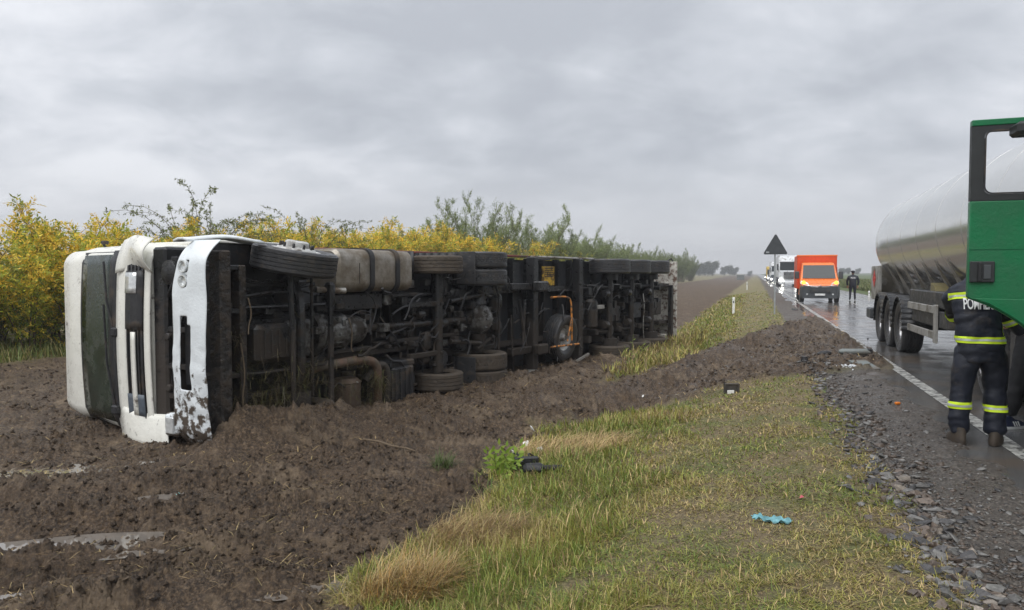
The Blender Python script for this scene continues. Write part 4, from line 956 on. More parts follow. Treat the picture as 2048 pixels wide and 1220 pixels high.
# pusher axle
mb = MB(); mb.tube([(4.82, -.86, .55), (4.82, .86, .55)], .085, 16); mb.tube([(4.82, .55, .55), (4.82, .86, .55)], .10, 16); mb.build('middle_axle', UB, TR)
mb = MB(); 
for y in (-.33, .52): mb.cbox(4.78, 4.86, y-.03, y+.03, .44, .66, .01); mb.cbox(4.0, 4.8, y-.045, y+.045, .50, .60, .015)
mb.build('trailing_arm', UB, TR)
for y in (-.62, .66): MB().lathe([(0, -.09), (.14, -.09), (.16, 0), (.14, .09), (0, .09)], (5.1, y, .72), (0, 0, 1), 18).build('air_bellows', M_['rubber'], TR)
for (x, y) in ((5.0, -.14), (5.06, .02), (4.4, -.16), (4.5, .62)): MB().lathe([(0, -.10), (.075, -.10), (.085, -.03), (.085, .05), (.06, .1), (0, .1)], (x, y, .62), (1, 0, 0), 16).build('brake_chamber', UB, TR)
for x, y0, y1 in ((4.35, -1.22, -.84), (4.35, .84, 1.2)):
    mb = MB(); n = 14
    for k in range(n):
        a0, a1 = PI*k/n, PI*(k+1)/n; r = .58; c = (4.82, .62)
        mb.add([(c[0]+r*math.cos(a), y, c[1]+r*math.sin(a)) for a in (a0, a1) for y in (y0, y1)], [(0, 1, 3, 2)])
    solid(mb.build('mudguard', M_['black_plastic'], TR), .012)
for y0, y1 in ((-1.24, -.66), (.66, 1.24)):
    mb = MB(); n = 16
    for k in range(n):
        a0, a1 = PI*.0+PI*k/n, PI*(k+1)/n; r = .60; c = (6.12, .56)
        mb.add([(c[0]+r*math.cos(a), y, c[1]+r*math.sin(a)) for a in (a0, a1) for y in (y0, y1)], [(0, 1, 3, 2)])
    solid(mb.build('mudguard', M_['black_plastic'], TR), .012)
    MB().cbox(5.50, 5.52, y0, y1, .22, .62, .005).build('mud_flap', M_['rubber'], TR)
# fuel tank with straps
def tank_ring(x, y0, y1, z0, z1, r, n=6):
    P = []
    for (cy, cz, a0) in ((y1-r, z1-r, 0), (y0+r, z1-r, 90), (y0+r, z0+r, 180), (y1-r, z0+r, 270)):
        for k in range(n+1): a = math.radians(a0+90*k/n); P.append((x, cy+r*math.cos(a), cz+r*math.sin(a)))
    return P
T0, T1 = 2.28, 4.02
ft = MB().loft([tank_ring(T0, -1.17, -.62, .50, 1.08, .12), tank_ring(T0+.05, -1.21, -.57, .45, 1.12, .16), tank_ring(T1-.05, -1.21, -.57, .45, 1.12, .16), tank_ring(T1, -1.17, -.62, .50, 1.08, .12)]).build('fuel_tank', M_['fuel_tank'], TR, 40)
for x in (2.95, 3.55):
    MB().loft([tank_ring(x, -1.235, -.545, .425, 1.14, .17), tank_ring(x+.09, -1.235, -.545, .425, 1.14, .17)]).build('tank_strap', M_['black_plastic'], ft, 40)
mb = MB(); mb.lathe([(.02, .015), (T0*0+.02, .0)], (2.6, -1.2, .8), n=8); 
for x in (2.30, 2.88, 3.50): mb.tube([(x+.62*0, -1.205+.001, .46), (x, -1.205, .46)], .003, 4)
MB().tube([(2.72, -1.0, .446), (2.72, -.7, .446)], .004, 4).build('tank_seam', UB, ft)
mb = MB(); mb.tube([(2.0, -.62, .62), (2.32, -.60, .50), (2.42, -.60, .46)], .045, 14, smooth=1); mb.build('silver_pipe', M_['alu_rail'], TR)
# battery box, silencer, exhaust
bb = MB().cbox(3.45, 4.0, .62, 1.18, .42, 1.0, .04).build('battery_box', M_['black_plastic'], TR)
for k in range(4): MB().cbox(3.48+.13*k, 3.54+.13*k, .66, 1.16, .40, .425, .008).build('box_rib', M_['black_plastic'], bb)
MB().cbox(3.42, 4.03, .54, .64, .44, .98, .03).build('box_lid', M_['black_plastic'], TR)
RP = M_['rust_pipe']
mb = MB(); mb.tube([(1.75, .50, .66), (2.05, .47, .56), (2.5, .44, .50), (2.85, .44, .47), (3.05, .50, .45), (3.12, .66, .45), (3.14, 1.15, .48)], .068, 14, smooth=2); mb.build('exhaust_pipe', RP, TR)
mb = MB(); mb.tube([(2.95, .78, .56), (3.1, .58, .50), (3.28, .56, .48), (3.36, .70, .46), (3.36, 1.2, .50)], .062, 14, smooth=2); mb.build('exhaust_pipe', US, TR)
mb = MB(); mb.lathe([(.0, -.26), (.16, -.25), (.215, -.20), (.225, -.19), (.215, -.18), (.21, .5), (0, .5)], (2.62, .95, .64), n=28); mb.build('silencer', M_['rust_pipe'] if 0 else mk('silencer_metal', (.14, .11, .085), .5, metal=.5, dirt=(.12, .085, .06), damt=.7, dscale=5), TR)
mb = MB(); mb.tube([(2.62, .75, .87), (2.62, .75, .41)], .012, 6); mb.build('silencer_band', M_['alu_rail'], TR)
# air tanks, boxes and hoses
for (x, y, z, L, r) in ((4.55, .30, .62, .26, .1), (2.2, -.55, .55, .3, .08), (6.9, -.3, .6, .24, .09), (6.9, .25, .6, .26, .09)):
    MB().lathe([(0, -L/2-.04), (r*.7, -L/2-.02), (r, -L/2+.03), (r, L/2-.03), (r*.7, L/2+.02), (0, L/2+.04)], (x, y, z), n=18).build('air_tank', UB, TR)
rr_ = random.Random(21)
for i in range(70):
    x = rr_.uniform(.6, 6.6); y = rr_.uniform(-.8, .8); z = rr_.uniform(.45, .72); p = [Vector((x, y, z))]
    L = rr_.uniform(.25, .9); a = rr_.choice([0, 0, PI/2, PI, -PI/2])+rr_.gauss(0, .35)
    for k in range(4): a += rr_.gauss(0, .45); p.append(p[-1]+Vector((math.cos(a)*L/4, math.sin(a)*L/4, rr_.gauss(0, .03))))
    MB().tube(p, rr_.choice([.008, .011, .015, .02]), 6, smooth=2).build('hose', rr_.choice([M_['black_plastic'], M_['black_plastic'], UB]), TR)
for i in range(110):
    x = rr_.uniform(.7, 6.7); y = rr_.choice([-1, 1])*rr_.uniform(.0, .75); z = rr_.uniform(.5, .85); e = rr_.uniform(.02, .085)
    MB().cbox(x-e, x+e*rr_.uniform(.6, 1.6), y-e*.7, y+e*rr_.uniform(.5, 1.3), z-e*.6, z+.1, .012).build('bracket', rr_.choice([US, US, UB, CM]), TR)
for (x0, x1, y) in ((.62, 2.0, -.70), (.6, 1.9, .72), (2.3, 3.2, .30), (3.5, 5.2, -.5), (3.3, 5.6, .25)): MB().cbox(x0, x1, y-.03, y+.03, .62, .74, .01).build('support_bar', US, TR)
MB().cbox(2.0, 3.4, -.55, -.30, .58, .68, .02).build('support_bar', US, TR)
MB().cbox(1.95, 2.02, -.7, 1.1, .30, .36, .01).build('anti_roll_bar', US, TR)
# dirt and torn plants hanging in the chassis
def hang(P, D, U, spots, name, parent):
    X, Y, Z, H, A, Wd, Cc = [], [], [], [], [], [], []
    for (a, y, z, n, rad, h) in spots:
        for _ in range(n):
            p = P + D*(a+random.gauss(0, rad)) + U*(z+random.gauss(0, rad*.4)) + Vector((0, 0, -(y+random.gauss(0, rad)))); X.append(p.x); Y.append(p.y); Z.append(p.z); H.append(h*random.uniform(.4, 1.2))
            A.append(random.uniform(0, 6.3)); Wd.append(random.uniform(.003, .007)); Cc.append(random.choice([(.14, .11, .05), (.10, .08, .045), (.18, .16, .07), (.07, .055, .035), (.12, .13, .04)]))
    o = blades(name, np.array(X), np.array(Y), np.array(H), np.array(A), 1.2+1.9*RNG.random(len(X)), np.array(Wd), np.array(Cc), z=np.array(Z), curl=.9); o['kind'] = 'stuff'; return o
o = hang(TP0, TD, TU, [(1.0, .7, .38, 400, .25, .3), (2.2, .8, .4, 300, .25, .25), (3.0, .95, .4, 250, .2, .3), (.55, .85, .42, 260, .12, .3), (.6, .25, .45, 60, .07, .3), (.45, -.1, .42, 50, .06, .25), (1.4, .75, .42, 420, .22, .28), (1.0, .95, .45, 300, .2, .25), (3.1, .75, .42, 160, .07, .5), (6.7, -.7, .5, 200, .12, .22), (1.7, .5, .45, 160, .12, .3), (2.7, .42, .42, 80, .1, .2)], 'snagged_grass', TR)
tag(o, 'torn grass and roots snagged in the underside of the fallen cab', 'grass')
mb = MB()
for pts in ([(.5, .0, .38), (.55, .4, .36), (.5, .7, .38), (.56, 1.1, .34)], [(.62, -.55, .38), (.66, -.35, .36), (.62, -.2, .38), (.6, -.1, .36)], [(2.5, -.2, .47), (2.56, 0, .45), (2.53, .25, .46), (2.57, .3, .45)]): MB().tube(pts, .009, 5, smooth=2).build('root', M_['wood'], TR)
# ---------------------------------------------------------------- trailer
MTr = frame_mat(RP0, TRD, Vector((0, 0, -1)), TRU)
TL = thing('overturned_trailer', 'long dark trailer lying on its side behind the fallen cab, three axles at its rear', 'trailer', MTr)
for y in (-.55, .55):
    mb = MB(); mb.box(-3.1, 10.1, y-.006, y+.006, .84, 1.2); mb.box(-3.1, 10.1, y-.06, y+.06, .826, .84); mb.build('main_beam', US, TL, 0)
for k in range(21):
    x = -3.15+.64*k; mb = MB(); mb.box(x, x+.06, -1.22, 1.22, 1.06, 1.2); mb.build('floor_cross_member', US, TL, 0)
MB().box(-3.3, 9.2, -1.15, 1.2, 1.2, 1.26).build('floor', M_['tarp_grey'], TL)
mb = MB().box(-3.3, 9.2, -1.19, 1.2, 1.265, 3.5); mb.build('body', M_['tarp_grey'], TL, 0)
MB().cbox(-3.3, 5.2, -1.29, -1.245, 1.10, 1.30, .01).build('side_rail', M_['red_oxide'], TL)
MB().cbox(5.25, 10.1, -1.20, -1.16, 1.10, 1.2, .01).build('side_rail', US, TL)
MB().cbox(-3.3, 10.1, 1.245, 1.29, 1.10, 1.28, .01).build('side_rail', US, TL)
MB().cbox(2.35, 5.1, -1.275, -1.235, .72, .86, .01).build('side_guard', M_['alu_rail'], TL)
vs = MB(); vs.tube([(1.9, 1.16, .62), (2.3, 1.20, .50), (3.0, 1.12, .42), (3.6, 1.14, .44), (4.4, 1.02, .50)], .035, 4, smooth=1); vs.build('side_guard', M_['alu_rail'], TL)['label'] = 'bent pale side guard strip lying on the mud'
for x in (2.08, 4.12):
    MB().cbox(x, x+.19, -1.24, 1.22, .60, .80, .015).build('cross_beam', M_['under_steel'], TL)
MB().cbox(2.2, 2.95, -1.22, -1.18, .70, .95, .01).build('guard_post', US, TL)
for y in (-.62, .72):
    lg = MB().cbox(1.30, 2.06, y-.07, y+.07, .62, .78, .015).build('landing_leg', UB, TL)
    MB().cbox(2.02, 2.42, y-.11, y+.11, .42, .60, .03).build('foot', UB, lg)
mb = MB(); mb.tube([(1.5, -.35, .60), (1.72, .6, .58)], .035, 8); mb.tube([(1.72, -.35, .60), (1.62, .6, .58)], .03, 8); mb.build('leg_brace', US, TL)
mb = MB(); mb.tube([(1.2, -.05, .6), (1.25, .8, .6)], .02, 6); mb.build('crank_rod', US, TL)
yp = MB().cbox(2.98, 3.5, -1.05, -.62, .92, .95, .006).build('warning_plate', M_['yellow_plate'], TL)
for k in range(5): MB().box(3.06, 3.44, -1.02+.045*k, -1.0+.045*k, .914, .919).build('print_line', M_['black_plastic'], yp)
# spare wheel and orange carrier
sw = sub_empty('spare_wheel', TL); sw.location = (3.35, .55, .68); sw.rotation_euler = (PI/2+.10, 0, .0); sw.scale = (1, 1, 1)
link(bpy.data.objects.new('tyre', TY['trail']), sw); link(bpy.data.objects.new('rim', RM[-1]), sw)
mb = MB(); mb.tube([(2.9, -.36, .66), (3.3, -.38, .50), (3.42, -.30, .44), (3.42, .1, .42), (3.42, .62, .42)], .022, 8, smooth=1); mb.tube([(3.42, .12, .42), (3.22, .62, .42)], .02, 8); mb.tube([(2.55, .70, .44), (3.75, .72, .40)], .022, 8); mb.build('wheel_carrier', M_['orange_paint'], TL)
# air tank
MB().lathe([(0, -.36), (.10, -.35), (.15, -.30), (.155, .30), (.10, .35), (0, .36)], (4.72, .08, .60), n=24).build('air_tank', UB, TL)
MB().cbox(4.9, 5.35, -.12, -.02, .55, .60, .01).build('bracket', M_['alu_rail'], TL)
rr_ = random.Random(33)
for i, x in enumerate((5.55, 6.86, 8.17)):
    mb = MB(); mb.tube([(x, -.95, .52), (x, .95, .52)], .075, 16); mb.build('axle', UB, TL)
    wheel(TL, x, -1.07, .52, 'trail', -1, '%s of the three upper trailer wheels' % ('nearest', 'middle', 'farthest')[i]); wheel(TL, x, 1.07, .52, 'trailmud', 1, '%s of the three trailer wheels sunk in the mud' % ('nearest', 'middle', 'farthest')[i])
    for y in (-.55, .55):
        mb = MB(); mb.tube([(x-.55, y, .72), (x-.2, y, .58), (x, y, .54), (x+.35, y, .62)], .045, 8, smooth=1); mb.cbox(x-.62, x-.48, y-.07, y+.07, .56, .95, .02); mb.build('suspension_arm', US, TL)
        MB().lathe([(0, -.13), (.13, -.13), (.15, -.05), (.12, .0), (.15, .06), (.13, .13), (0, .13)], (x+.36, y, .76), (0, 0, 1), 18).build('air_bellows', M_['rubber'], TL)
    for y in (-.40, .38): MB().lathe([(0, -.12), (.08, -.12), (.095, -.05), (.095, .04), (.06, .12), (0, .12)], (x-.22, y, .50), (1, 0, 0), 16).build('brake_chamber', UB, TL)
    MB().lathe([(0, -.09), (.20, -.09), (.20, .09), (0, .09)], (x, -.82, .52), n=20).build('brake_drum', US, TL); MB().lathe([(0, -.09), (.20, -.09), (.20, .09), (0, .09)], (x, .82, .52), n=20).build('brake_drum', US, TL)
MB().cbox(5.9, 6.5, -.05, .35, .66, .95, .02).build('valve_box', M_['under_steel'], TL); MB().cbox(7.25, 7.75, -.1, .32, .62, .95, .02).build('valve_box', M_['tarp_grey'], TL); MB().cbox(8.6, 9.3, -.15, .3, .66, .95, .02).build('valve_box', US, TL)
mb = MB(); mb.tube([(7.6, -.35, .5), (7.62, 0, .46), (7.6, .5, .5), (7.7, 1.0, .5)], .012, 6, smooth=1); mb.build('hose', M_['alu_rail'], TL)
for i in range(60):
    x = rr_.uniform(.2, 9.4); y = rr_.uniform(-.7, .9); z = rr_.uniform(.5, .85); p = [Vector((x, y, z))]; L = rr_.uniform(.25, .9); a = rr_.uniform(0, 6.3)
    for k in range(4): a += rr_.gauss(0, .6); p.append(p[-1]+Vector((math.cos(a)*L/4, math.sin(a)*L/4, rr_.gauss(0, .03))))
    MB().tube(p, rr_.choice([.009, .012, .018]), 6, smooth=2).build('hose', rr_.choice([M_['black_plastic'], UB]), TL)
for i in range(60):
    x = rr_.uniform(4.6, 9.3); y = rr_.uniform(-.7, .8); e = rr_.uniform(.03, .09); MB().cbox(x-e, x+e, y-e, y+e*1.4, .62, .95, .01).build('bracket', rr_.choice([US, UB]), TL)
# rear end
rb = MB().cbox(9.78, 9.90, -.55, 1.2, .52, .64, .01).build('rear_bumper', US, TL)
MB().cbox(9.96, 10.04, -1.25, 1.2, .45, 1.24, .01).build('rear_frame', mk('worn_white', (.55, .53, .48), .5, dirt=(.12, .07, .05), damt=.32, dscale=9), TL)
lc = MB().cbox(9.62, 10.0, -1.22, -.92, .70, .76, .01).build('lamp_bracket', M_['worn_white'], TL)
for y, x in ((-1.13, 9.72), (-1.13, 9.88), (-1.0, 9.80)): MB().lathe([(0, .006), (.035, .006), (.035, 0)], (x, y, .698), (0, 0, -1), 12).build('lamp', M_['black_plastic'], lc)
for y in (-.55, .55): MB().cbox(9.2, 10.05, y-.05, y+.05, .68, .86, .01).build('rear_arm', US, TL)
MB().cbox(9.4, 9.6, .9, 1.0, .6, .95, .01).build('rear_lamp', M_['worn_white'], TL); mb = MB(); mb.tube([(9.6, -1.22, .7), (9.95, -1.34, .62), (10.05, -1.26, .6)], .02, 6); mb.build('torn_strip', M_['black_plastic'], TL)
# ---------------------------------------------------------------- oncoming road users
def road_frame(s, q, z=0.0, toward=True):      # local x runs away from the camera along the road, y to the left verge, z up
    p = rp(s, q, z); return frame_mat(p, RD, RN, Vector((0, 0, 1)))
def sq_of(u, v, z=0.0): p = gp(u, v, z); return road_sq(p.x, p.y)
def road_z(q): return .012 - .012*((q+2.8)/3)**2
def ring(x, hw, z0, z1, r, n=4, tz=None):
    P = []
    for (cy, cz, a0) in ((hw-r, z1-r, 0), (-hw+r, z1-r, 90), (-hw+r, z0+r, 180), (hw-r, z0+r, 270)):
        for k in range(n+1): a = math.radians(a0+90*k/n); P.append((x, cy+r*math.cos(a), cz+r*math.sin(a)))
    return P
ctyre = tyre_mesh(.34, .22, M_['rubber'], ribs=4, n=32); crim = {s: rim_mesh(.34, .22, M_['rim_paint'], side=s) for s in (1, -1)}
def cwheel(parent, x, y, r=.34, side=1):
    w = sub_empty('wheel', parent); w.location = (x, y, r); w.scale = (r/.34,)*3
    link(bpy.data.objects.new('tyre', ctyre), w); link(bpy.data.objects.new('rim', crim[side]), w); return w
# van
s_, _q = sq_of(1640, 606); VS, VQ = s_, -1.08
V = thing('box_van', 'orange box van with an orange tarpaulin body and lit amber indicators driving toward the camera', 'van', road_frame(VS, VQ, .01))
hw = 1.0
prof = [(0, .36), (0, .78), (.06, 1.02), (.28, 1.16), (.75, 1.30), (1.45, 2.12), (1.62, 2.22), (2.35, 2.26), (2.4, .36)]
rings = [[(x, sy*(hw-(.06 if z > 1.3 else 0)-(.10 if z > 2.0 else 0)-(.10 if x < .1 else 0)), z) for x, z in prof] for sy in (-1, 1)]
body = MB().loft(rings).build('body', M_['van_orange'], V, 30, bevel=.05)
def vpan(name, pts, m, par=V, off=0): return MB().add(pts, [tuple(range(len(pts)))]).build(name, m, par, 0)
vpan('windscreen', [(.78, -.86, 1.35), (.78, .86, 1.35), (1.415, .80, 2.095), (1.415, -.80, 2.095)], M_['dark_glass']).location.x = -.03
for sy in (-1, 1):
    vpan('side_window', [(1.15, sy*.955, 1.40), (1.55, sy*.955, 1.98), (2.1, sy*.955, 2.0), (2.1, sy*.955, 1.35)], M_['dark_glass']).location.y = sy*.05
    MB().add([(.10, sy*.93, .98), (.02, sy*.55, .90), (-.0, sy*.56, 1.0), (.14, sy*.62, 1.10), (.34, sy*.97, 1.22), (.30, sy*1.0, 1.08)], [(0, 1, 2, 3, 4, 5)]).build('headlight_cover', M_['lamp_clear'], V, 0).location.x = -.03
    MB().lathe([(0, .03), (.075, .03), (.09, 0)], (.12, sy*.84, 1.12), (-1, 0, .2), 14).build('indicator', M_['lamp_amber'], V)
    arm = MB().cbox(.95, 1.12, sy*1.0-.03 if sy < 0 else sy*.97, sy*1.26 if sy > 0 else -.97, 1.42, 1.50, .02)
    MB().cbox(.93, 1.1, min(sy*1.03, sy*1.27), max(sy*1.03, sy*1.27), 1.32, 1.74, .05).build('mirror', M_['grey_plastic'], V)
    MB().lathe([(0, .02), (.04, .02), (.05, 0)], (-.06, sy*.66, .47), (-1, 0, 0), 12).build('fog_light', M_['lamp_clear'], V)
MB().loft([ring(-.06, .86, .28, .60, .06), ring(-.10, .90, .26, .92, .08), ring(.10, 1.02, .24, .93, .08), ring(.55, 1.03, .24, .74, .08)]).build('bumper', M_['grey_plastic'], V)
MB().cbox(-.115, -.09, -.52, .52, .56, .72, .01).build('grille', M_['black_plastic'], V)
mb = MB()
for z0 in (.88, .93): mb.tube([(.06, -.88, z0+.08), (-.085, -.5, z0), (-.11, -.12, z0-.02), (-.115, 0, z0+.035), (-.11, .12, z0-.02), (-.085, .5, z0), (.06, .88, z0+.08)], .014, 6)
mb.build('chevron_trim', M_['chrome'], V)
MB().cbox(-.13, -.10, -.26, .26, .40, .51, .005).build('number_plate', M_['plate_white'], V)
for x in (.62, 4.1):
    for sy in (-1, 1): cwheel(V, x, sy*.90, .35, sy)
box = MB().cbox(2.45, 5.9, -1.08, 1.08, .72, 2.68, .04).build('tarpaulin_box', M_['tarp_orange'], V)
MB().cbox(2.43, 2.50, -1.10, 1.10, 2.62, 2.70, .01).build('top_edge', M_['van_orange'], box); MB().cbox(.6, 5.8, -.45, .45, .42, .62, .02).build('chassis', M_['grey_plastic'], V)
MB().cbox(.10, .14, -.80, .80, 1.045, 1.055, .001).build('bonnet_seam', M_['black_plastic'], V)
for k in range(3): MB().cbox(-.125, -.114, -.48, .48, .575+.05*k, .59+.05*k, .002).build('grille_slat', M_['grey_plastic'], V)
MB().tube([(.77, -.5, 1.36), (1.0, .1, 1.62)], .012, 5).build('wiper', M_['black_plastic'], V); MB().tube([(.77, .2, 1.36), (1.0, .75, 1.6)], .012, 5).build('wiper', M_['black_plastic'], V)
# white lorries
def lorry(s, q, label, lamp, H=3.9, L=13.5, cabm='truck_white', boxm='truck_white', withbox=True):
    T = thing('lorry', label, 'lorry', road_frame(s, q, .01)); w = 1.22
    cab = MB().loft([ring(.10, w-.05, .55, 1.3, .1), ring(0, w-.04, .4, 1.75, .10), ring(.05, w, .4, 2.0, .12), ring(.12, w, .4, 2.2, .12), ring(.32, w-.02, .4, 3.1, .15), ring(.75, w-.06, .5, H-.1, .2), ring(1.6, w-.08, .6, H, .2), ring(2.1, w-.06, .6, H, .2)]).build('cab', M_[cabm], T, 40)
    MB().add([(.07, -1.08, 2.06), (.07, 1.08, 2.06), (.28, 1.05, 2.98), (.28, -1.05, 2.98)], [(0, 1, 2, 3)]).build('windscreen', M_['dark_glass'], T, 0).location.x = -.03
    MB().cbox(-.02, .03, -1.12, 1.12, 2.98, 3.14, .02).build('sun_visor', M_['grey_plastic'], T).location.x = .2
    for k in range(6): MB().cbox(-.035, -.005, -.62, .62, .95+.16*k, 1.04+.16*k, .01).build('grille_slat', M_['black_plastic'], T)
    MB().cbox(-.07, .2, -1.2, 1.2, .30, .62, .04).build('bumper', M_[cabm], T); MB().cbox(-.085, -.06, -.26, .26, .42, .53, .005).build('number_plate', M_['plate_white'], T)
    for sy in (-1, 1):
        MB().cbox(-.06, .1, min(sy*.72, sy*1.14), max(sy*.72, sy*1.14), .72, .94, .03).build('headlight', M_[lamp], T)
        MB().cbox(-.05, .15, min(sy*1.24, sy*1.44), max(sy*1.24, sy*1.44), 2.05, 2.85, .04).build('mirror', M_['grey_plastic'], T)
        for x in (1.4, 5.0): cwheel(T, x, sy*1.05, .5, sy)
        for x in (10.5, 11.8): cwheel(T, x, sy*1.05, .5, sy)
        MB().add([(.5, sy*1.235, 2.05), (1.5, sy*1.235, 2.05), (1.5, sy*1.22, 2.9), (.6, sy*1.22, 2.9)], [(0, 1, 2, 3)]).build('side_window', M_['dark_glass'], T, 0)
    MB().cbox(.5, 13, -.4, .4, .6, 1.05, .03).build('chassis', M_['grey_plastic'], T)
    MB().cbox(2.55, 2.55+L, -1.25, 1.25, 1.15, H+.08, .03).build('trailer_box', M_[boxm], T); MB().cbox(5.8, 9.5, -1.22, 1.22, .5, 1.05, .03).build('side_skirt', M_['grey_plastic'], T)
    return T
def s_at_u(u, q): k = (u-1024)/1480; return (2.38 - q*.9496 - k*q*.3134)/(k*.9496 - .3134)
lorry(98, -1.60, 'white lorry with a dark windscreen and lit headlights directly behind the orange van', 'headlamp')
lorry(149, -1.55, 'white lorry seen behind the first white lorry, farther up the road', 'headlamp_far')
# bus
B = thing('bus', 'yellow roofed bus far up the road behind the white lorries', 'bus', road_frame(196, -1.4, .01))
MB().loft([ring(0, 1.2, .4, 3.2, .15), ring(.15, 1.25, .4, 3.5, .15), ring(11.5, 1.25, .4, 3.5, .15)]).build('body', M_['bus_yellow'], B)
MB().cbox(-.02, .02, -1.08, 1.08, 1.5, 2.7, .01).build('windscreen', M_['dark_glass'], B); MB().cbox(-.04, -.0, -1.1, 1.1, .45, 1.45, .01).build('front_panel', M_['truck_white'], B)
for sy in (-1, 1): MB().cbox(-.08, 0, min(sy*.75, sy*1.1), max(sy*.75, sy*1.1), .75, .97, .02).build('headlight', M_['headlamp_far'], B); [cwheel(B, x, sy*1.08, .5, sy) for x in (2.5, 8.5)]
# cars in the queue
def car(s, q, label, m):
    T = thing('car', label, 'car', road_frame(s, q, .01), None)
    MB().loft([ring(0, .82, .3, .75, .1), ring(.1, .88, .25, .85, .12), ring(1.1, .9, .25, .98, .12), ring(3.6, .9, .25, 1.0, .12), ring(4.3, .85, .3, .9, .12)]).build('body', M_[m], T)
    MB().loft([ring(1.0, .72, .9, 1.02, .04), ring(1.7, .66, .9, 1.46, .08), ring(2.9, .66, .9, 1.46, .08), ring(3.8, .72, .9, 1.05, .05)]).build('cabin_glass', M_['dark_glass'], T)
    for sy in (-1, 1): MB().cbox(-.06, .05, min(sy*.5, sy*.8), max(sy*.5, sy*.8), .58, .74, .03).build('headlight', M_['headlamp_far'], T); [cwheel(T, x, sy*.78, .32, sy) for x in (.8, 3.4)]
    return T
car(138, -.9, 'dark grey car with bright headlights beside the second white lorry', 'car_grey')
car(182, -1.0, 'white car with bright headlights just in front of the yellow bus', 'truck_white')
car(236, -1.0, 'grey car with headlights on at the far end of the queue', 'car_grey')
# ---------------------------------------------------------------- sign, posts, shelter
p = rp(*sq_of(1549, 628, -.04)); p.z = float(height(np.array([p.x]), np.array([p.y]))[0])
S = thing('warning_sign', 'triangular road warning sign on a grey pole, seen from behind beside the road', 'road sign', frame_mat(p, RD, RN, Vector((0, 0, 1))))
HT = CAMH + (548-467)/1480*p.y - p.z
MB().tube([(0, 0, -.2), (-.0, 0.02, HT-.12)], .034, 12).build('pole', M_['galv'], S)
def tri(z0, z1, hw_, r=.05, n=5):
    C = [(-hw_, z0), (hw_, z0), (0, z1)]; P = []; cen = Vector((0, z0+(z1-z0)/3))
    for i, c in enumerate(C):
        c = Vector(c); d = (cen-c).normalized(); cc = c+d*r*2; a0 = math.atan2(-d.y, -d.x)
        for k in range(n+1): a = a0-PI/3+2*PI/3*k/n; P.append((cc.x+r*math.cos(a), cc.y+r*math.sin(a)))
    return P
sg = MB().prism(tri(HT-.86, HT, .49), -.05, -.045, lambda u, v, h: (h, u, v)).build('plate', M_['sign_back'], S, 0); sg.location.x = 0
mb = MB(); T_ = tri(HT-.86, HT, .49); T2 = tri(HT-.835, HT-.05, .455); n = len(T_)
mb.add([(-.035, u, v) for u, v in T_]+[(-.035, u, v) for u, v in T2]+[(-.06, u, v) for u, v in T_]+[(-.06, u, v) for u, v in T2], [(i, (i+1) % n, n+(i+1) % n, n+i) for i in range(n)]+[(2*n+i, 2*n+(i+1) % n, (i+1) % n, i) for i in range(n)]); mb.build('rim', M_['grey_plastic'], sg, 0)
for z in (HT-.14, HT-.76): MB().cbox(-.045, .0, -.07, .07, z-.015, z+.015, .004).build('clamp', M_['galv'], S)
MB().box(-.0525, -.0515, .24, .36, HT-.80, HT-.74).build('sticker', M_['galv'], sg, 0)
# front side of the sign (faces the oncoming traffic)
MB().prism(tri(HT-.78, HT-.12, .37), -.0415, -.040, lambda u, v, h: (h, u, v)).build('face', M_['letter_white'], sg, 0)
def post(u, vb, vt, z, label):
    p = gp(u, vb, z); h = (vb-vt)/1480*p.y; p.z = float(height(np.array([p.x]), np.array([p.y]))[0])-.05; P = thing('delineator_post', label, 'marker post', frame_mat(p, RD, RN, Vector((0, 0, 1))))
    MB().loft([[(-.03, -.055, z), (-.03, .055, z), (.03, .03, z), (.03, -.03, z)] for z in (0, h+.02)]+[[(-.0, -.05, h+.06), (-.0, .05, h+.06), (.03, .03, h+.05), (.03, -.03, h+.05)]]).build('post', M_['post_white'], P, 0)
    MB().box(-.034, -.031, -.025, .025, h*.72, h*.86).build('reflector', M_['grey_plastic'], P, 0)
post(1467, 622, 590, -.15, 'white marker post standing in the grass left of the warning sign')
post(1494, 577, 561, -.1, 'small white marker post far up the grass verge')
post(1738, 592, 577, .1, 'white marker post in the grass beyond the right edge of the road, behind the tanker')
p = pt(1481, 549, 250); p.z = float(height(np.array([p.x]), np.array([p.y]))[0]); K = thing('roadside_shelter', 'small grey shelter with a pale flat roof on the horizon left of the road', 'shelter', frame_mat(p, Vector((0, 1, 0)), Vector((-1, 0, 0)), Vector((0, 0, 1))))
MB().box(-.8, .8, -1.05, 1.05, 0, 1.6).build('wall', M_['grey_panel'], K, 0); MB().cbox(-1, 1, -1.25, 1.25, 1.62, 1.85, .02).build('roof', M_['galv'], K)
# ---------------------------------------------------------------- tanker
p = rp(0, -1.78); MK = frame_mat(Vector((p.x, p.y, .005)), RD, RN, Vector((0, 0, 1)))
TK = thing('tanker_trailer', 'polished steel tank trailer standing on the right side of the wet road', 'tanker', MK)
def tr_(x, ry, rz, zc=2.36, n=48): return [(x, ry*math.cos(2*PI*k/n), zc+rz*math.sin(2*PI*k/n)) for k in range(n)]
TZ = 2.36
R_ = [tr_(8.2, .5, .45), tr_(8.35, 1.0, .95), tr_(8.6, 1.20, 1.14)]
x = 8.6
while x < 19.4: R_.append(tr_(x, 1.22, 1.17)); x += .6
R_ += [tr_(19.7, 1.22, 1.17), tr_(19.9, 1.20, 1.15), tr_(20.02, 1.13, 1.08), tr_(20.1, .95, .9), tr_(20.16, .6, .56), tr_(20.18, .1, .1)]
MB().loft(R_).build('tank', M_['tank_steel'], TK, 60)
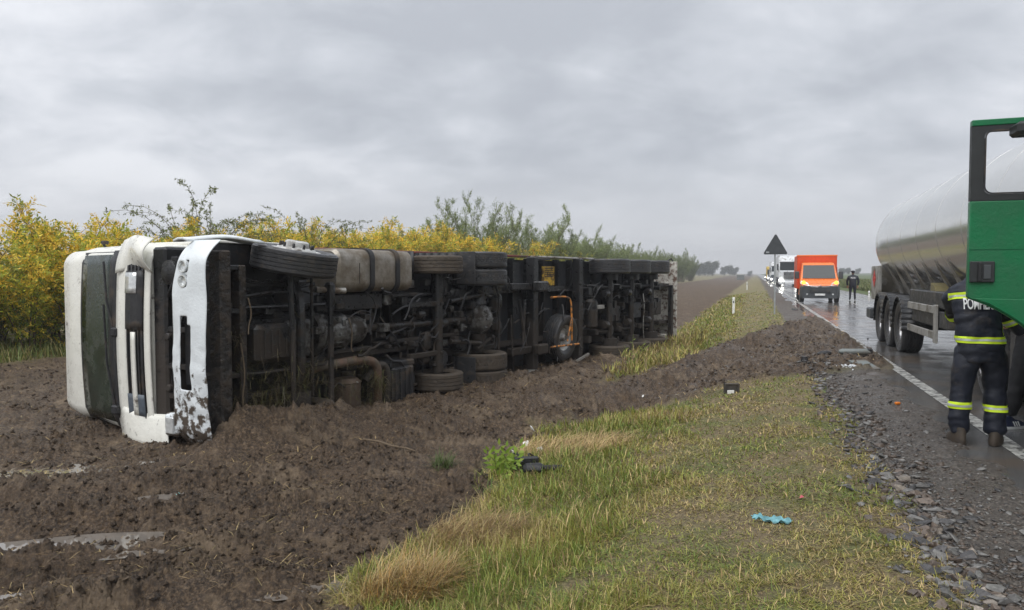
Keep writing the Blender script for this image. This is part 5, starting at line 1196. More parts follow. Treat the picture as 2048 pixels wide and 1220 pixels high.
for x in (10.0, 11.6, 13.2, 14.8, 16.4, 18.0, 19.5):
    MB().loft([tr_(x, 1.219, 1.169), tr_(x+.004, 1.224, 1.174), tr_(x+.014, 1.224, 1.174), tr_(x+.018, 1.219, 1.169)], cap=False).build('seam_band', M_['tank_steel'], TK, 60)
# saddle plates tapering up to the tank
for i, x in enumerate((12.9, 13.8, 14.9, 15.9, 16.9, 17.9, 18.8)):
    for sy in (1, -1):
        mb = MB(); vs_ = [(x, sy*1.12, 1.86), (x-.25, sy*.64, 1.0), (x+.55, sy*.64, 1.0), (x+.10, sy*.98, 1.62)]
        mb.add(vs_, [(0, 1, 2), (0, 2, 3), (0, 3, 1)])
        solid(mb.build('saddle_plate', M_['tank_frame'], TK, 0), .01)
for y in (-.48, .48): MB().cbox(9.0, 20.3, y-.05, y+.05, .92, 1.12, .01).build('frame_beam', M_['tank_frame'], TK)
MB().cbox(8.6, 20.2, -.50, .50, .80, .93, .02).build('underframe', M_['grey_plastic'], TK)
MB().box(12.6, 19.3, .60, .62, .94, 1.55).build('belly_panel', M_['tank_frame'], TK, 0); MB().box(12.6, 19.3, -.62, -.60, .94, 1.55).build('belly_panel', M_['tank_frame'], TK, 0)
# rear apron with placard
MB().cbox(19.3, 20.45, 1.12, 1.20, .95, 1.80, .01).build('rear_panel', M_['tank_frame'], TK); MB().cbox(20.40, 20.50, -1.2, 1.2, .95, 1.80, .02).build('rear_panel', M_['tank_frame'], TK)
mb = MB().add([(19.95+.0, 1.206, 1.25), (20.2, 1.206, 1.47), (19.95, 1.206, 1.69), (19.70, 1.206, 1.47)], [(0, 1, 2, 3)]); solid(mb.build('placard', M_['red_plastic'], TK, 0), .004)
MB().cbox(20.2, 20.9, -1.25, 1.25, .45, .72, .03).build('rear_bumper', M_['grey_plastic'], TK)
ttyre = tyre_mesh(.53, .385, M_['rubber'], ribs=5); trims = {s: rim_mesh(.53, .385, M_['alloy'], side=s, deep=False) for s in (1, -1)}
for x in (16.2, 17.5, 18.8):
    for sy in (1, -1):
        w = sub_empty('wheel', TK); w.location = (x, sy*1.055, .52); link(bpy.data.objects.new('tyre', ttyre), w); rm = link(bpy.data.objects.new('rim', trims[sy]), w)
        mb = MB()
        for k in range(10): a = 2*PI*(k+.5)/10; mb.lathe([(.03, 0), (.03, .004), (0, .004)], (math.cos(a)*.235, sy*.045, math.sin(a)*.235), (0, sy, 0), 8)
        h = mb.build('hand_hole', M_['black_plastic'], w)
        mb = MB(); n = 18; P = []
        for k in range(n+1): a = math.radians(-8+196*k/n); P.append((math.cos(a), math.sin(a)))
        for k in range(n):
            (c0, s0), (c1, s1) = P[k], P[k+1]; R0 = .62; yo, yi = sy*1.275, sy*.86
            mb.add([(x+c0*R0, yo, .54+s0*R0), (x+c1*R0, yo, .54+s1*R0), (x+c1*R0, yi, .54+s1*R0), (x+c0*R0, yi, .54+s0*R0)], [(0, 1, 2, 3)])
            mb.add([(x+c0*R0, yo, .54+s0*R0), (x+c1*R0, yo, .54+s1*R0), (x+c1*(R0-.055), yo+sy*.01, .54+s1*(R0-.055)), (x+c0*(R0-.055), yo+sy*.01, .54+s0*(R0-.055))], [(0, 1, 2, 3)])
        solid(mb.build('mudguard', M_['fender_black'], TK, 40), .012)
    MB().tube([(x, -1, .52), (x, 1, .52)], .07, 12).build('axle', M_['grey_plastic'], TK)
# side guard
sg = MB().cbox(13.05, 15.45, 1.18, 1.22, 1.0, 1.13, .01)
sg = MB(); sg.cbox(13.25, 15.5, 1.17, 1.21, .93, 1.06, .008); sg.cbox(13.25, 15.5, 1.17, 1.21, .50, .63, .008); sg.cbox(13.10, 13.25, 1.165, 1.215, .44, 1.08, .008); sg.build('side_guard', M_['tank_frame'], TK)
MB().cbox(12.4, 15.6, .5, 1.16, 1.02, 1.30, .02).build('hose_tray', M_['fender_black'], TK); MB().cbox(12.5, 15.3, .55, 1.16, .70, .98, .02).build('locker', M_['fender_black'], TK)
mb = MB(); mb.prism([(0, 0), (.36, 0), (.36, .14), (.1, .08)], -.0, .22, lambda u, v, h: (13.6+u, .9+h, 1.30+v)); mb.build('wheel_chock', mk('chock_yellow', (.20, .17, .08), .5), TK, 0)
for y in (-.6, .6): MB().cbox(11.0, 11.15, y-.08, y+.08, .35, 1.0, .02).build('landing_leg', M_['grey_plastic'], TK)
# ---------------------------------------------------------------- tractor unit of the tanker
GT = thing('green_tractor_unit', 'green lorry cab at the right edge with its driver door open', 'lorry', MK)
w = 1.25
GREEN_DOOR_S = 6.34
mb = MB(); mb.loft([ring(5.15, w-.1, .95, 3.0, .15), ring(5.35, w, .9, 3.4, .15), ring(6.30, w, .9, 3.5, .12), ring(6.302, w-.08, .95, 3.45, .12), ring(7.35, w-.08, .95, 3.5, .12), ring(7.352, w, .9, 3.5, .12), ring(7.75, w, .9, 3.5, .1)]); mb.build('cab', M_['green_paint'], GT, 40)
MB().add([(5.2, -1.05, 1.95), (5.2, 1.05, 1.95), (5.32, 1.05, 2.85), (5.32, -1.05, 2.85)], [(0, 1, 2, 3)]).build('windscreen', M_['dark_glass'], GT, 0).location.x = -.12
MB().cbox(5.0, 5.3, -1.22, 1.22, .35, .95, .05).build('bumper', M_['green_dark'], GT)
for sy in (1, -1):
    for x, k in ((6.75, 'steer'), (10.1, 'drive')):
        for yy in ((1.07,) if k == 'steer' else (1.09, .77)):
            w_ = sub_empty('wheel', GT); w_.location = (x, sy*yy, .52); link(bpy.data.objects.new('tyre', TY[k]), w_); link(bpy.data.objects.new('rim', trims[sy]), w_)
    MB().cbox(7.6, 9.3, sy*.55 if sy > 0 else -1.22, 1.22 if sy > 0 else -.55, .32, 1.05, .06).build('fuel_tank', M_['fender_black'], GT)
    MB().cbox(7.3, 7.6, sy*.6 if sy > 0 else -1.22, 1.22 if sy > 0 else -.6, .35, 1.25, .03).build('step_box', M_['door_trim'], GT)
MB().cbox(5.2, 10.9, -.45, .45, .6, .95, .03).build('chassis', M_['grey_plastic'], GT); MB().cbox(9.3, 10.9, -.6, .6, .95, 1.1, .03).build('coupling_plate', M_['grey_plastic'], GT)
MB().cbox(7.8, 8.2, .3, 1.1, .6, 2.6, .05).build('intake_stack', M_['door_trim'], GT)
MB().cbox(9.42, 10.78, .62, 1.24, 1.10, 1.14, .01).build('mudguard', M_['fender_black'], GT)
# open door: hinged at y=1.2, standing straight out to the verge; outer skin toward the camera
DX = GREEN_DOOR_S; Y0, Y1 = 1.24, 2.355        # hinge, free edge
def dpoly(poly, x0, x1, name, m, par, sm=0, bev=0): return MB().prism(poly, x0, x1, lambda u, v, h: (h, u, v)).build(name, m, par, sm, bev)
def rc(y0, y1, z0, z1, r=.05, n=5):
    P = []
    for (cy, cz, a0) in ((y1-r, z1-r, 0), (y0+r, z1-r, 90), (y0+r, z0+r, 180), (y1-r, z0+r, 270)):
        for k in range(n+1): a = math.radians(a0+90*k/n); P.append((cy+r*math.cos(a), cz+r*math.sin(a)))
    return P
zt, zw1, zw0, zb = 2.87, 2.80, 2.235, 1.36
# lower leaf with the wheel-arch sweep at the bottom
arch = [(Y1, 2.20), (Y0, 2.20), (Y0, .98), (1.60, .98), (1.72, 1.0), (1.80, 1.04), (1.88, 1.10), (1.95, 1.165), (2.02, 1.22), (2.12, 1.285), (2.21, 1.334), (Y1-.02, 1.385), (Y1, 1.40)]
D = dpoly(arch, DX, DX+.075, 'door', M_['green_paint'], GT, 30, .008); D['label'] = 'open green driver door'
dpoly([(Y1-.004, 1.80), (Y0+.02, 1.80), (Y0+.02, 1.795), (Y1-.004, 1.795)], DX-.0025, DX+.0, 'crease', M_['green_dark'], D)
lower = [(2.20, 1.345), (2.12, 1.295), (2.02, 1.23), (1.95, 1.175), (1.88, 1.11), (1.80, 1.05), (1.70, 1.005), (1.6, .99), (Y0+.02, .99), (Y0+.02, 1.36), (1.6, 1.375), (1.9, 1.385), (Y1-.03, 1.393)]
dpoly(lower, DX-.018, DX-.001, 'lower_panel', M_['green_paint'], D, 30, .005)
# window frame (black) around the glass
O = [(Y1, 2.205), (Y1, zt-.02), (Y0, zt+.02), (Y0, 2.205)]
fo = MB(); 
def fr(y0, y1, z0, z1): fo.cbox(DX+.002, DX+.065, y0, y1, z0, z1, .01)
fr(Y1-.105, Y1, 2.203, zt-.05); fr(Y0, Y0+.09, 2.203, zt-.03); fr(Y0+.09, Y1-.105, 2.203, 2.25); fr(Y0+.09, Y1-.105, 2.79, zt-.045); fo.build('window_frame', M_['door_trim'], D) if 0 else None
fo = MB(); ww = rc(Y0+.10, Y1-.095, 2.255, 2.785, .06); wi = rc(Y0+.112, Y1-.107, 2.268, 2.772, .052); n = len(ww); wo = rc(Y0+.0, Y1, 2.203, zt-.045, .004)
fr_ = MB(); fr_.add([(DX+x, u, v) for P_, x in ((wo, .002), (ww, .002), (ww, .065), (wo, .065)) for u, v in P_], [(a*n+i, a*n+(i+1) % n, ((a+1) % 4)*n+(i+1) % n, ((a+1) % 4)*n+i) for a in range(4) for i in range(n)]); fr_.build('window_frame', M_['door_trim'], D, 0)
fo.add([(DX-.004, u, v) for u, v in ww]+[(DX-.004, u, v) for u, v in wi]+[(DX+.05, u, v) for u, v in wi], [(i, (i+1) % n, n+(i+1) % n, n+i) for i in range(n)]+[(n+i, n+(i+1) % n, 2*n+(i+1) % n, 2*n+i) for i in range(n)])
# fill corners outside the rounded seal
fo.build('window_seal', M_['black_plastic'], D, 0)
dpoly(rc(Y0+.105, Y1-.10, 2.26, 2.78, .055), DX+.028, DX+.032, 'window_glass', M_['glass'], D)
dpoly([(Y1, zt-.05), (Y1, zt), (Y0, zt+.01), (Y0, zt-.04)], DX-.006, DX+.07, 'top_rail', M_['green_paint'], D, 0, .006)
mb = MB(); mb.cbox(DX-.03, DX-.001, Y1-.185, Y1-.005, 1.525, 1.70, .03); hb = mb.build('handle_recess', M_['door_trim'], D); MB().cbox(DX-.05, DX-.032, Y1-.085, Y1-.06, 1.535, 1.69, .006).build('handle', M_['black_plastic'], hb); MB().cbox(DX-.04, DX-.028, Y1-.155, Y1-.10, 1.555, 1.67, .01).build('handle_cup', M_['grey_plastic'], hb)
mb = MB(); mb.cbox(DX-.26, DX-.02, 1.62, 2.10, 2.70, 2.80, .04); mr_ = mb.build('wide_angle_mirror', M_['door_trim'], D); MB().cbox(DX-.28, DX-.08, 1.3, 1.72, 2.76, 2.86, .03).build('mirror_arm', M_['door_trim'], mr_)
# interior side trim
dpoly([(Y1-.03, 2.18), (Y0+.03, 2.18), (Y0+.03, 1.1), (1.6, 1.12), (1.95, 1.33), (Y1-.03, 1.39)], DX+.076, DX+.11, 'door_lining', M_['door_trim'], D)
# ---------------------------------------------------------------- people
def skin_obj(name, J, E, m, parent=None, root=None, sub=2):
    names = list(J); me = bpy.data.meshes.new(name); me.from_pydata([J[k][0] for k in names], [(names.index(a), names.index(b)) for a, b in E], []) if False else me.from_pydata([J[k][0] for k in names], [(names.index(a), names.index(b)) for a, b in E], [])
    o = link(bpy.data.objects.new(name, me)); sk = o.modifiers.new('skin', 'SKIN'); sk.use_smooth_shade = True
    for i, k in enumerate(names):
        r = J[k][1]; me.skin_vertices[0].data[i].radius = (r, r) if isinstance(r, (int, float)) else r
        me.skin_vertices[0].data[i].use_root = (k == (root or names[0]))
    sb = o.modifiers.new('sub', 'SUBSURF'); sb.levels = sb.render_levels = sub
    bpy.context.view_layer.update(); dg = bpy.context.evaluated_depsgraph_get(); me2 = bpy.data.meshes.new_from_object(o.evaluated_get(dg)); bpy.data.objects.remove(o)
    smooth_mesh(me2); me2.materials.clear(); me2.materials.append(m)
    return link(bpy.data.objects.new(name, me2), parent)
def cloth_folds(o, amp=.012, f=9, seed=0):
    me = o.data; n = len(me.vertices); co = np.empty(n*3, np.float32); me.vertices.foreach_get('co', co); co = co.reshape(-1, 3); nn = np.empty(n*3, np.float32); me.vertices.foreach_get('normal', nn); nn = nn.reshape(-1, 3)
    d = fbm(co[:, 0]*f+co[:, 1]*f*.7, co[:, 2]*f*1.3+co[:, 1]*3, 3, seed)*amp*2; co += nn*d[:, None]; me.vertices.foreach_set('co', co.ravel()); me.update()
def band(src, name, m, parent, p0, nrm, width, off=.006):
    """a strip of the source surface between two parallel planes, pushed outward"""
    bm = bmesh.new(); bm.from_mesh(src.data); nrm = Vector(nrm).normalized(); p0 = Vector(p0)
    for s in (1, -1):
        bmesh.ops.bisect_plane(bm, geom=bm.verts[:]+bm.edges[:]+bm.faces[:], plane_co=p0+nrm*width/2*s, plane_no=nrm*s, clear_outer=True)
    bm.normal_update()
    keep = [f for f in bm.faces if abs((f.calc_center_median()-p0).dot(nrm)) < width]
    for v in bm.verts: v.co += v.normal*off
    me = bpy.data.meshes.new(name); bm.to_mesh(me); bm.free(); me.materials.clear(); me.materials.append(m); smooth_mesh(me)
    return link(bpy.data.objects.new(name, me), parent)
def limit(o, fn):
    bm = bmesh.new(); bm.from_mesh(o.data); bmesh.ops.delete(bm, geom=[v for v in bm.verts if not fn(v.co)], context='VERTS'); bm.to_mesh(o.data); bm.free()
def hand(parent, base, d, up, curl, side=1, m='skin', name='hand', s=1.0):
    """palm and five bent fingers, each finger a chain rooted in the palm; joined to one mesh"""
    d = Vector(d).normalized(); up = Vector(up); up = (up-d*up.dot(d)).normalized(); lat = d.cross(up)*side; base = Vector(base)
    mb = MB(); mb.loft([[tuple(base+d*t*s+lat*(wd*math.cos(a))*s+up*(th*math.sin(a))*s) for a in [2*PI*k/12 for k in range(12)]] for t, wd, th in ((-.03, .027, .02), (.0, .032, .018), (.05, .043, .016), (.088, .042, .013), (.095, .036, .01))])
    for i, (o_, L) in enumerate(((.032, .068), (.011, .076), (-.011, .071), (-.031, .056))):
        p = base+d*.085*s+lat*o_*s; dd = d.copy(); P = [p-d*.02*s]
        P.append(p)
        for k in range(3): dd = (dd*math.cos(curl)-up*math.sin(curl)).normalized() if True else dd; p = p+dd*L*(.42, .32, .26)[k]*s; P.append(p)
        mb.tube(P, [.009*s, .0095*s, .0088*s, .008*s, .006*s], 8)
    p = base+d*.02*s+lat*.034*s; t1 = (d*.6+lat*.75-up*.25).normalized(); t2 = (d*.9+lat*.15-up*.35).normalized(); mb.tube([base+d*.01*s+lat*.015*s, p, p+t1*.035*s, p+t1*.035*s+t2*.032*s], [.013*s, .012*s, .0105*s, .008*s], 8)
    return mb.build(name, M_[m], parent, 60)
def head(parent, c, f, m='skin', hair=None, s=1.0):
    f = Vector(f).normalized(); r = Vector((f.y, -f.x, 0)).normalized(); u = r.cross(f) if r.cross(f).z > 0 else -r.cross(f); mb = MB(); c = Vector(c); rings_ = []
    for z, w_, dpt, fo in ((-.115, .035, .035, .045), (-.10, .052, .062, .02), (-.06, .066, .085, .0), (-.01, .074, .096, 0), (.04, .077, .098, -.005), (.08, .068, .085, -.008), (.11, .045, .058, -.01), (.122, .015, .02, -.01)):
        rings_.append([tuple(c+u*z*s+r*w_*math.cos(a)*s+f*(dpt*math.sin(a)+fo)*s) for a in [2*PI*k/20 for k in range(20)]])
    mb.loft(rings_); mb.loft([[tuple(c+f*(.09+.0)*s+u*(z)*s+r*wd*math.cos(a)*s+f*dp*math.sin(a)*s) for a in [2*PI*k/8 for k in range(8)]] for z, wd, dp in ((-.035, .012, .014), (-.025, .017, .028), (.0, .010, .016), (.025, .006, .006))])
    for sd in (1, -1): mb.loft([[tuple(c+r*sd*(.075+.008*k)*s+u*(.032*math.cos(a)-.005)*s*(1-.2*k)+f*(.018*math.sin(a)-.005)*s) for a in [2*PI*j/10 for j in range(10)]] for k in range(2)])
    h = mb.build('head', M_[m], parent, 60)
    for sd in (1, -1): MB().lathe([(0, .006), (.010, .004), (.012, -.004)], c+f*.088*s+r*sd*.03*s+u*.012*s, f, 10).build('eye', M_['black_plastic'], h)
    MB().tube([c+f*.088*s-u*.055*s-r*.022*s, c+f*.095*s-u*.056*s, c+f*.088*s-u*.055*s+r*.022*s], .004, 6).build('mouth', mk('lip', (.35, .12, .10), .5) if 'lip' not in M_ else M_['lip'], h)
    if hair:
        hb = MB(); rings_ = []
        for z, w_, dpt, fo in ((-.05, .074, .05, -.05), (.0, .083, .08, -.032), (.05, .086, .098, -.02), (.09, .075, .092, -.015), (.12, .05, .065, -.012), (.133, .015, .02, -.01)):
            rings_.append([tuple(c+u*z*s+r*w_*math.cos(a)*s+f*(dpt*math.sin(a)+fo)*s) for a in [2*PI*k/20 for k in range(20)]])
        hb.loft(rings_); hb.build('hair', M_[hair], parent, 60)
    return h
mk('hair_dark', (.02, .015, .012), .7, bump=.5, bscale=80)
# --- fire fighter, seen from behind, leaning over to the open door; local x right, y away from the camera, z up
f1 = gp(1921, 888, 0.0); f2 = gp(1987, 890, 0.0); c = (f1+f2)/2
FF = thing('person', 'fire fighter in dark navy suit with yellow reflective bands standing behind the open green door', 'person', frame_mat(Vector((c.x, c.y, .004)), Vector((.966, -.259, 0)), Vector((.259, .966, 0)), Vector((0, 0, 1))))
hx = .155
J = {'pel': ((.02, .03, .96), (.13, .10)), 'wst': ((.0, .06, 1.10), (.13, .09)), 'chs': ((-.01, .12, 1.34), (.14, .08)), 'nck': ((.03, .17, 1.54), (.06, .06)), 'hdb': ((.06, .22, 1.62), (.06, .065)),
     'hl': ((-.10, .03, .88), .075), 'kl': ((-hx+.02, .03, .50), .066), 'al': ((-hx, .0, .12), .05), 'tl': ((-hx-.02, .12, .05), .035),
     'hr': ((.11, .03, .88), .075), 'kr': ((hx-.0, .06, .50), .066), 'ar': ((hx, .02, .12), .05), 'tr': ((hx+.06, .12, .05), .035),
     'sl': ((-.15, .14, 1.42), .06), 'el': ((-.12, .36, 1.22), .045), 'wl': ((.05, .50, 1.14), .034),
     'sr': ((.15, .14, 1.42), .06), 'er': ((.29, .17, 1.18), .045), 'wr': ((.44, .16, 1.03), .034)}
E = [('pel', 'wst'), ('wst', 'chs'), ('chs', 'nck'), ('nck', 'hdb'), ('pel', 'hl'), ('hl', 'kl'), ('kl', 'al'), ('al', 'tl'), ('pel', 'hr'), ('hr', 'kr'), ('kr', 'ar'), ('ar', 'tr'), ('chs', 'sl'), ('sl', 'el'), ('el', 'wl'), ('chs', 'sr'), ('sr', 'er'), ('er', 'wr')]
skin_obj('body', J, E, M_['skin'], FF, 'pel')
Jt = {'pel': ((.02, .02, .93), (.185, .155)), 'wst': ((.0, .03, 1.02), (.18, .15)), 'hl': ((-.10, .02, .84), (.125, .135)), 'ml': ((-.115, .02, .68), .112), 'kl': ((-.135, .03, .50), .098), 'cl': ((-hx, .01, .30), .093), 'bl': ((-hx, .01, .075), .094),
      'hr': ((.12, .02, .84), (.13, .135)), 'mr': ((.14, .04, .68), .115), 'kr': ((hx-.0, .06, .50), .102), 'cr': ((hx+.0, .04, .30), .098), 'br': ((hx, .03, .07), .10)}
tz = skin_obj('trousers', Jt, [('pel', 'wst'), ('pel', 'hl'), ('hl', 'ml'), ('ml', 'kl'), ('kl', 'cl'), ('cl', 'bl'), ('pel', 'hr'), ('hr', 'mr'), ('mr', 'kr'), ('kr', 'cr'), ('cr', 'br')], M_['navy_cloth'], FF, 'pel', 3); cloth_folds(tz, .010, 8, 3)
Jj = {'el': ((-.12, .36, 1.22), .080), 'wl': ((.05, .50, 1.14), .064), 'er': ((.30, .17, 1.18), .082), 'wr': ((.40, .16, 1.06), .068)}
def remesh_obj(mb, name, m, parent, voxel=.016, smooth=6):
    o = mb.build(name, m, None); r = o.modifiers.new('r', 'REMESH'); r.mode = 'VOXEL'; r.voxel_size = voxel; sm = o.modifiers.new('s', 'SMOOTH'); sm.iterations = smooth; sm.factor = .6
    dg = bpy.context.evaluated_depsgraph_get(); me = bpy.data.meshes.new_from_object(o.evaluated_get(dg)); bpy.data.objects.remove(o); smooth_mesh(me); me.materials.clear(); me.materials.append(m)
    return link(bpy.data.objects.new(name, me), parent)
mj = MB(); mj.loft([[(cx+w_*math.copysign(abs(math.cos(a))**.85, math.cos(a)), cy+d_*math.sin(a), z) for a in [2*PI*k/28 for k in range(28)]] for z, cx, cy, w_, d_ in
    ((.77, .02, .03, .198, .155), (.95, .02, .03, .202, .155), (1.12, .0, .05, .195, .14), (1.25, -.01, .08, .202, .142), (1.36, -.01, .105, .212, .146), (1.44, .0, .13, .208, .136), (1.50, .01, .15, .18, .12), (1.54, .02, .165, .11, .10), (1.59, .03, .18, .085, .085))])
mj.tube([(-.14, .15, 1.43), (-.165, .23, 1.36), Jj['el'][0], (-.05, .45, 1.17), Jj['wl'][0]], [.09, .10, .082, .074, .068], 14)
mj.tube([(.16, .15, 1.42), (.23, .15, 1.36), Jj['er'][0], (.36, .165, 1.11), (.42, .16, 1.045)], [.09, .10, .082, .074, .066], 14)
jk = remesh_obj(mj, 'jacket', M_['navy_cloth'], FF); cloth_folds(jk, .012, 7, 5)
for (nm, z, wd) in (('hem_band', .985, .062), ('chest_band', 1.395, .062)):
    b_ = band(jk, nm, M_['hi_vis'], FF, (0, 0, z), (0, .12 if z > 1.2 else 0, 1), wd, .007); limit(b_, (lambda v: abs(v.x) < .265) if z < 1.2 else (lambda v: abs(v.x) < .24))
    b2 = band(jk, 'silver_stripe', M_['reflective'], b_, (0, 0, z), (0, .12 if z > 1.2 else 0, 1), .020, .010); limit(b2, (lambda v: abs(v.x) < .265) if z < 1.2 else (lambda v: abs(v.x) < .24))
er, wr = Vector(Jj['er'][0]), Vector(Jj['wr'][0]); sr = Vector((.22, .15, 1.38))
b_ = band(jk, 'sleeve_band', M_['hi_vis'], FF, er*.8+wr*.2, wr-sr, .062, .008); limit(b_, lambda v: v.x > .17 and v.z < 1.27); b2 = band(jk, 'silver_stripe', M_['reflective'], b_, er*.8+wr*.2, wr-sr, .02, .011); limit(b2, lambda v: v.x > .17 and v.z < 1.27)
b_ = band(jk, 'sleeve_band', M_['hi_vis'], FF, Vector(Jj['el'][0]), Vector(Jj['wl'][0])-Vector(Jj['el'][0]), .06, .008); limit(b_, lambda v: v.x < -.06 and v.y > .26 and 1.05 < v.z < 1.32)
for sd, z in ((-1, .365), (1, .345)):
    b_ = band(tz, 'leg_band', M_['hi_vis'], FF, (0, 0, z), (0, 0, 1), .062, .007); limit(b_, lambda v: v.x*sd > 0); b2 = band(tz, 'silver_stripe', M_['reflective'], b_, (0, 0, z), (0, 0, 1), .02, .010); limit(b2, lambda v: v.x*sd > 0)
for x, y, rz in ((-hx, .0, .12), (hx, .02, -.45)):
    mb = MB(); ca, sa = math.cos(rz), math.sin(rz)
    def bt(lx, ly, lz): return (x+lx*ca-ly*sa, y+lx*sa+ly*ca, lz)
    def ringb(z, w_, y0, y1, n=16): return [bt(w_*math.cos(2*PI*k/n), (y0+y1)/2+(y1-y0)/2*math.sin(2*PI*k/n), z) for k in range(n)]
    mb.loft([ringb(.0, .055, -.10, .20), ringb(.03, .062, -.11, .21), ringb(.07, .056, -.10, .19), ringb(.10, .056, -.09, .09), ringb(.16, .055, -.07, .06)]); mb.build('boot', M_['boot'], FF, 60)
hand(FF, wr+Vector((.04, 0, -.02)), wr-er+Vector((.06, 0, .03)), (0, -.4, 1), .45, 1)
hand(FF, Vector((.08, .53, 1.13)), (.6, .6, -.1), (0, 0, 1), .4, -1)
head(FF, (.10, .27, 1.68), (.35, .9, -.25), hair='hair_dark')
MB().lathe([(.085, -.03), (.093, .02), (.08, .0)], (.045, .19, 1.57), (.1, .3, 1), 20).build('collar', M_['navy_cloth'], FF)
# lettering on the back, bent round the jacket
def lettering(txt, src, parent, cx, cz, size, m, off=.011, face=(0, 1, 0), yb=-.5, name='lettering', xs=.78):
    cu = bpy.data.curves.new('t', 'FONT'); cu.body = txt; cu.size = size; cu.align_x = 'CENTER'; cu.align_y = 'CENTER'; cu.resolution_u = 3; cu.offset = size*.018; cu.space_character = .92
    o = link(bpy.data.objects.new('t', cu)); dg = bpy.context.evaluated_depsgraph_get(); me = bpy.data.meshes.new_from_object(o.evaluated_get(dg)); bpy.data.objects.remove(o)
    bm = bmesh.new(); bm.from_mesh(me); bmesh.ops.triangulate(bm, faces=bm.faces[:]); bmesh.ops.subdivide_edges(bm, edges=[e for e in bm.edges if e.calc_length() > size*.2], cuts=2); bmesh.ops.triangulate(bm, faces=bm.faces[:])
    t = BVHTree.FromPolygons([v.co for v in src.data.vertices], [p.vertices[:] for p in src.data.polygons]); last = 0
    for v in bm.verts:
        X, Z = cx+v.co.x*xs, cz+v.co.y*1.15; h = t.ray_cast(Vector((X, yb, Z)), Vector(face)); y = h[0].y-off if h[0] is not None else last; last = y; v.co = Vector((X, y, Z))
    bm.to_mesh(me); bm.free(); me.name = name; me.materials.clear(); me.materials.append(M_[m]); return link(bpy.data.objects.new(name, me), parent)
lettering('POMPIERI', jk, FF, -.03, 1.315, .125, 'letter_white', xs=.50)
# --- second person, in black, standing close to the cab behind the door: only the dark legs and a blue trainer show
p = gp(2046, 862, 0.0)
SP = thing('person', 'person in black with navy striped trainers standing by the green cab at the right edge', 'person', frame_mat(Vector((p.x+.22, p.y+.12, .004)), Vector((1, 0, 0)), Vector((0, 1, 0)), Vector((0, 0, 1))))
Jb = {'pel': ((0, 0, .95), (.17, .13)), 'wst': ((0, .02, 1.10), (.17, .12)), 'chs': ((0, .03, 1.35), (.20, .13)), 'nck': ((0, .03, 1.54), .065), 'hd': ((0, .03, 1.60), .06), 'hl': ((-.12, 0, .88), .12), 'kl': ((-.22, -.02, .50), .085), 'al': ((-.28, -.02, .12), .06),
      'hr': ((.12, 0, .88), .12), 'kr': ((.14, .05, .50), .085), 'ar': ((.15, .05, .12), .06), 'sl': ((-.22, .03, 1.45), .07), 'el': ((-.28, .02, 1.18), .055), 'wl': ((-.2, .2, 1.05), .04), 'sr': ((.22, .03, 1.45), .07), 'er': ((.30, .05, 1.18), .055), 'wr': ((.28, .25, 1.05), .04)}
Eb = [('pel', 'wst'), ('wst', 'chs'), ('chs', 'nck'), ('nck', 'hd'), ('pel', 'hl'), ('hl', 'kl'), ('kl', 'al'), ('pel', 'hr'), ('hr', 'kr'), ('kr', 'ar'), ('chs', 'sl'), ('sl', 'el'), ('el', 'wl'), ('chs', 'sr'), ('sr', 'er'), ('er', 'wr')]
bd = skin_obj('body', Jb, Eb, M_['black_cloth'], SP, 'pel'); cloth_folds(bd, .012, 8, 7)
head(SP, (0, .05, 1.70), (0, 1, 0), hair='hair_dark'); hand(SP, (-.2, .22, 1.03), (0, 1, -.2), (0, 0, 1), .4, -1); hand(SP, (.28, .27, 1.03), (0, 1, -.2), (0, 0, 1), .4, 1)
def trainer(parent, x, y, rz):
    ca, sa = math.cos(rz), math.sin(rz)
    def bt(lx, ly, lz): return (x+lx*ca-ly*sa, y+lx*sa+ly*ca, lz)
    def rg2(z, w_, y0, y1, n=18): return [bt(w_*math.cos(2*PI*k/n)*(1-.12*math.sin(2*PI*k/n)), (y0+y1)/2+(y1-y0)/2*math.sin(2*PI*k/n), z) for k in range(n)]
    sh = MB().loft([rg2(.028, .050, -.09, .20), rg2(.05, .050, -.09, .195), rg2(.075, .045, -.085, .15), rg2(.10, .042, -.08, .06), rg2(.13, .042, -.075, .02)]).build('shoe', M_['shoe_navy'], parent, 60)
    MB().loft([rg2(.0, .050, -.095, .205), rg2(.028, .054, -.097, .208)]).build('sole', M_['letter_white'], sh, 40)
    for k in range(3):
        for sd in (1, -1):
            P = [bt(sd*(.052-.0*k), .02+.028*k, .032), bt(sd*.0505, .034+.028*k, .032), bt(sd*.047, .012+.028*k, .082), bt(sd*.047, -.0+.028*k, .082)]; o = MB().add(P, [(0, 1, 2, 3)]).build('stripe', M_['letter_white'], sh, 0); solid(o, .006)
trainer(SP, -.30, -.02, -1.35); trainer(SP, .15, .05, -.4)
# --- officer walking away on the road
p = gp(1705, 601, 0.0); OF = thing('person', 'officer in black jacket and cap walking away along the wet road beside the orange van', 'person', frame_mat(Vector((p.x, p.y, .004)), RN*-1, RD, Vector((0, 0, 1))))
Jo = dict(Jb); Jo = {k: v for k, v in Jb.items()}
Jo.update({'kl': ((-.13, .0, .50), .075), 'al': ((-.15, -.06, .12), .055), 'tl': ((-.15, .08, .05), .045), 'kr': ((.12, .08, .50), .075), 'ar': ((.14, .08, .12), .055), 'tr': ((.15, .20, .05), .045), 'wst': ((0, .0, 1.10), (.20, .15)), 'chs': ((0, .0, 1.34), (.23, .16)),
           'sl': ((-.24, .0, 1.42), .085), 'el': ((-.32, .0, 1.14), .07), 'wl': ((-.28, .1, .90), .055), 'sr': ((.24, .0, 1.42), .085), 'er': ((.32, .0, 1.14), .07), 'wr': ((.28, .1, .90), .055)})
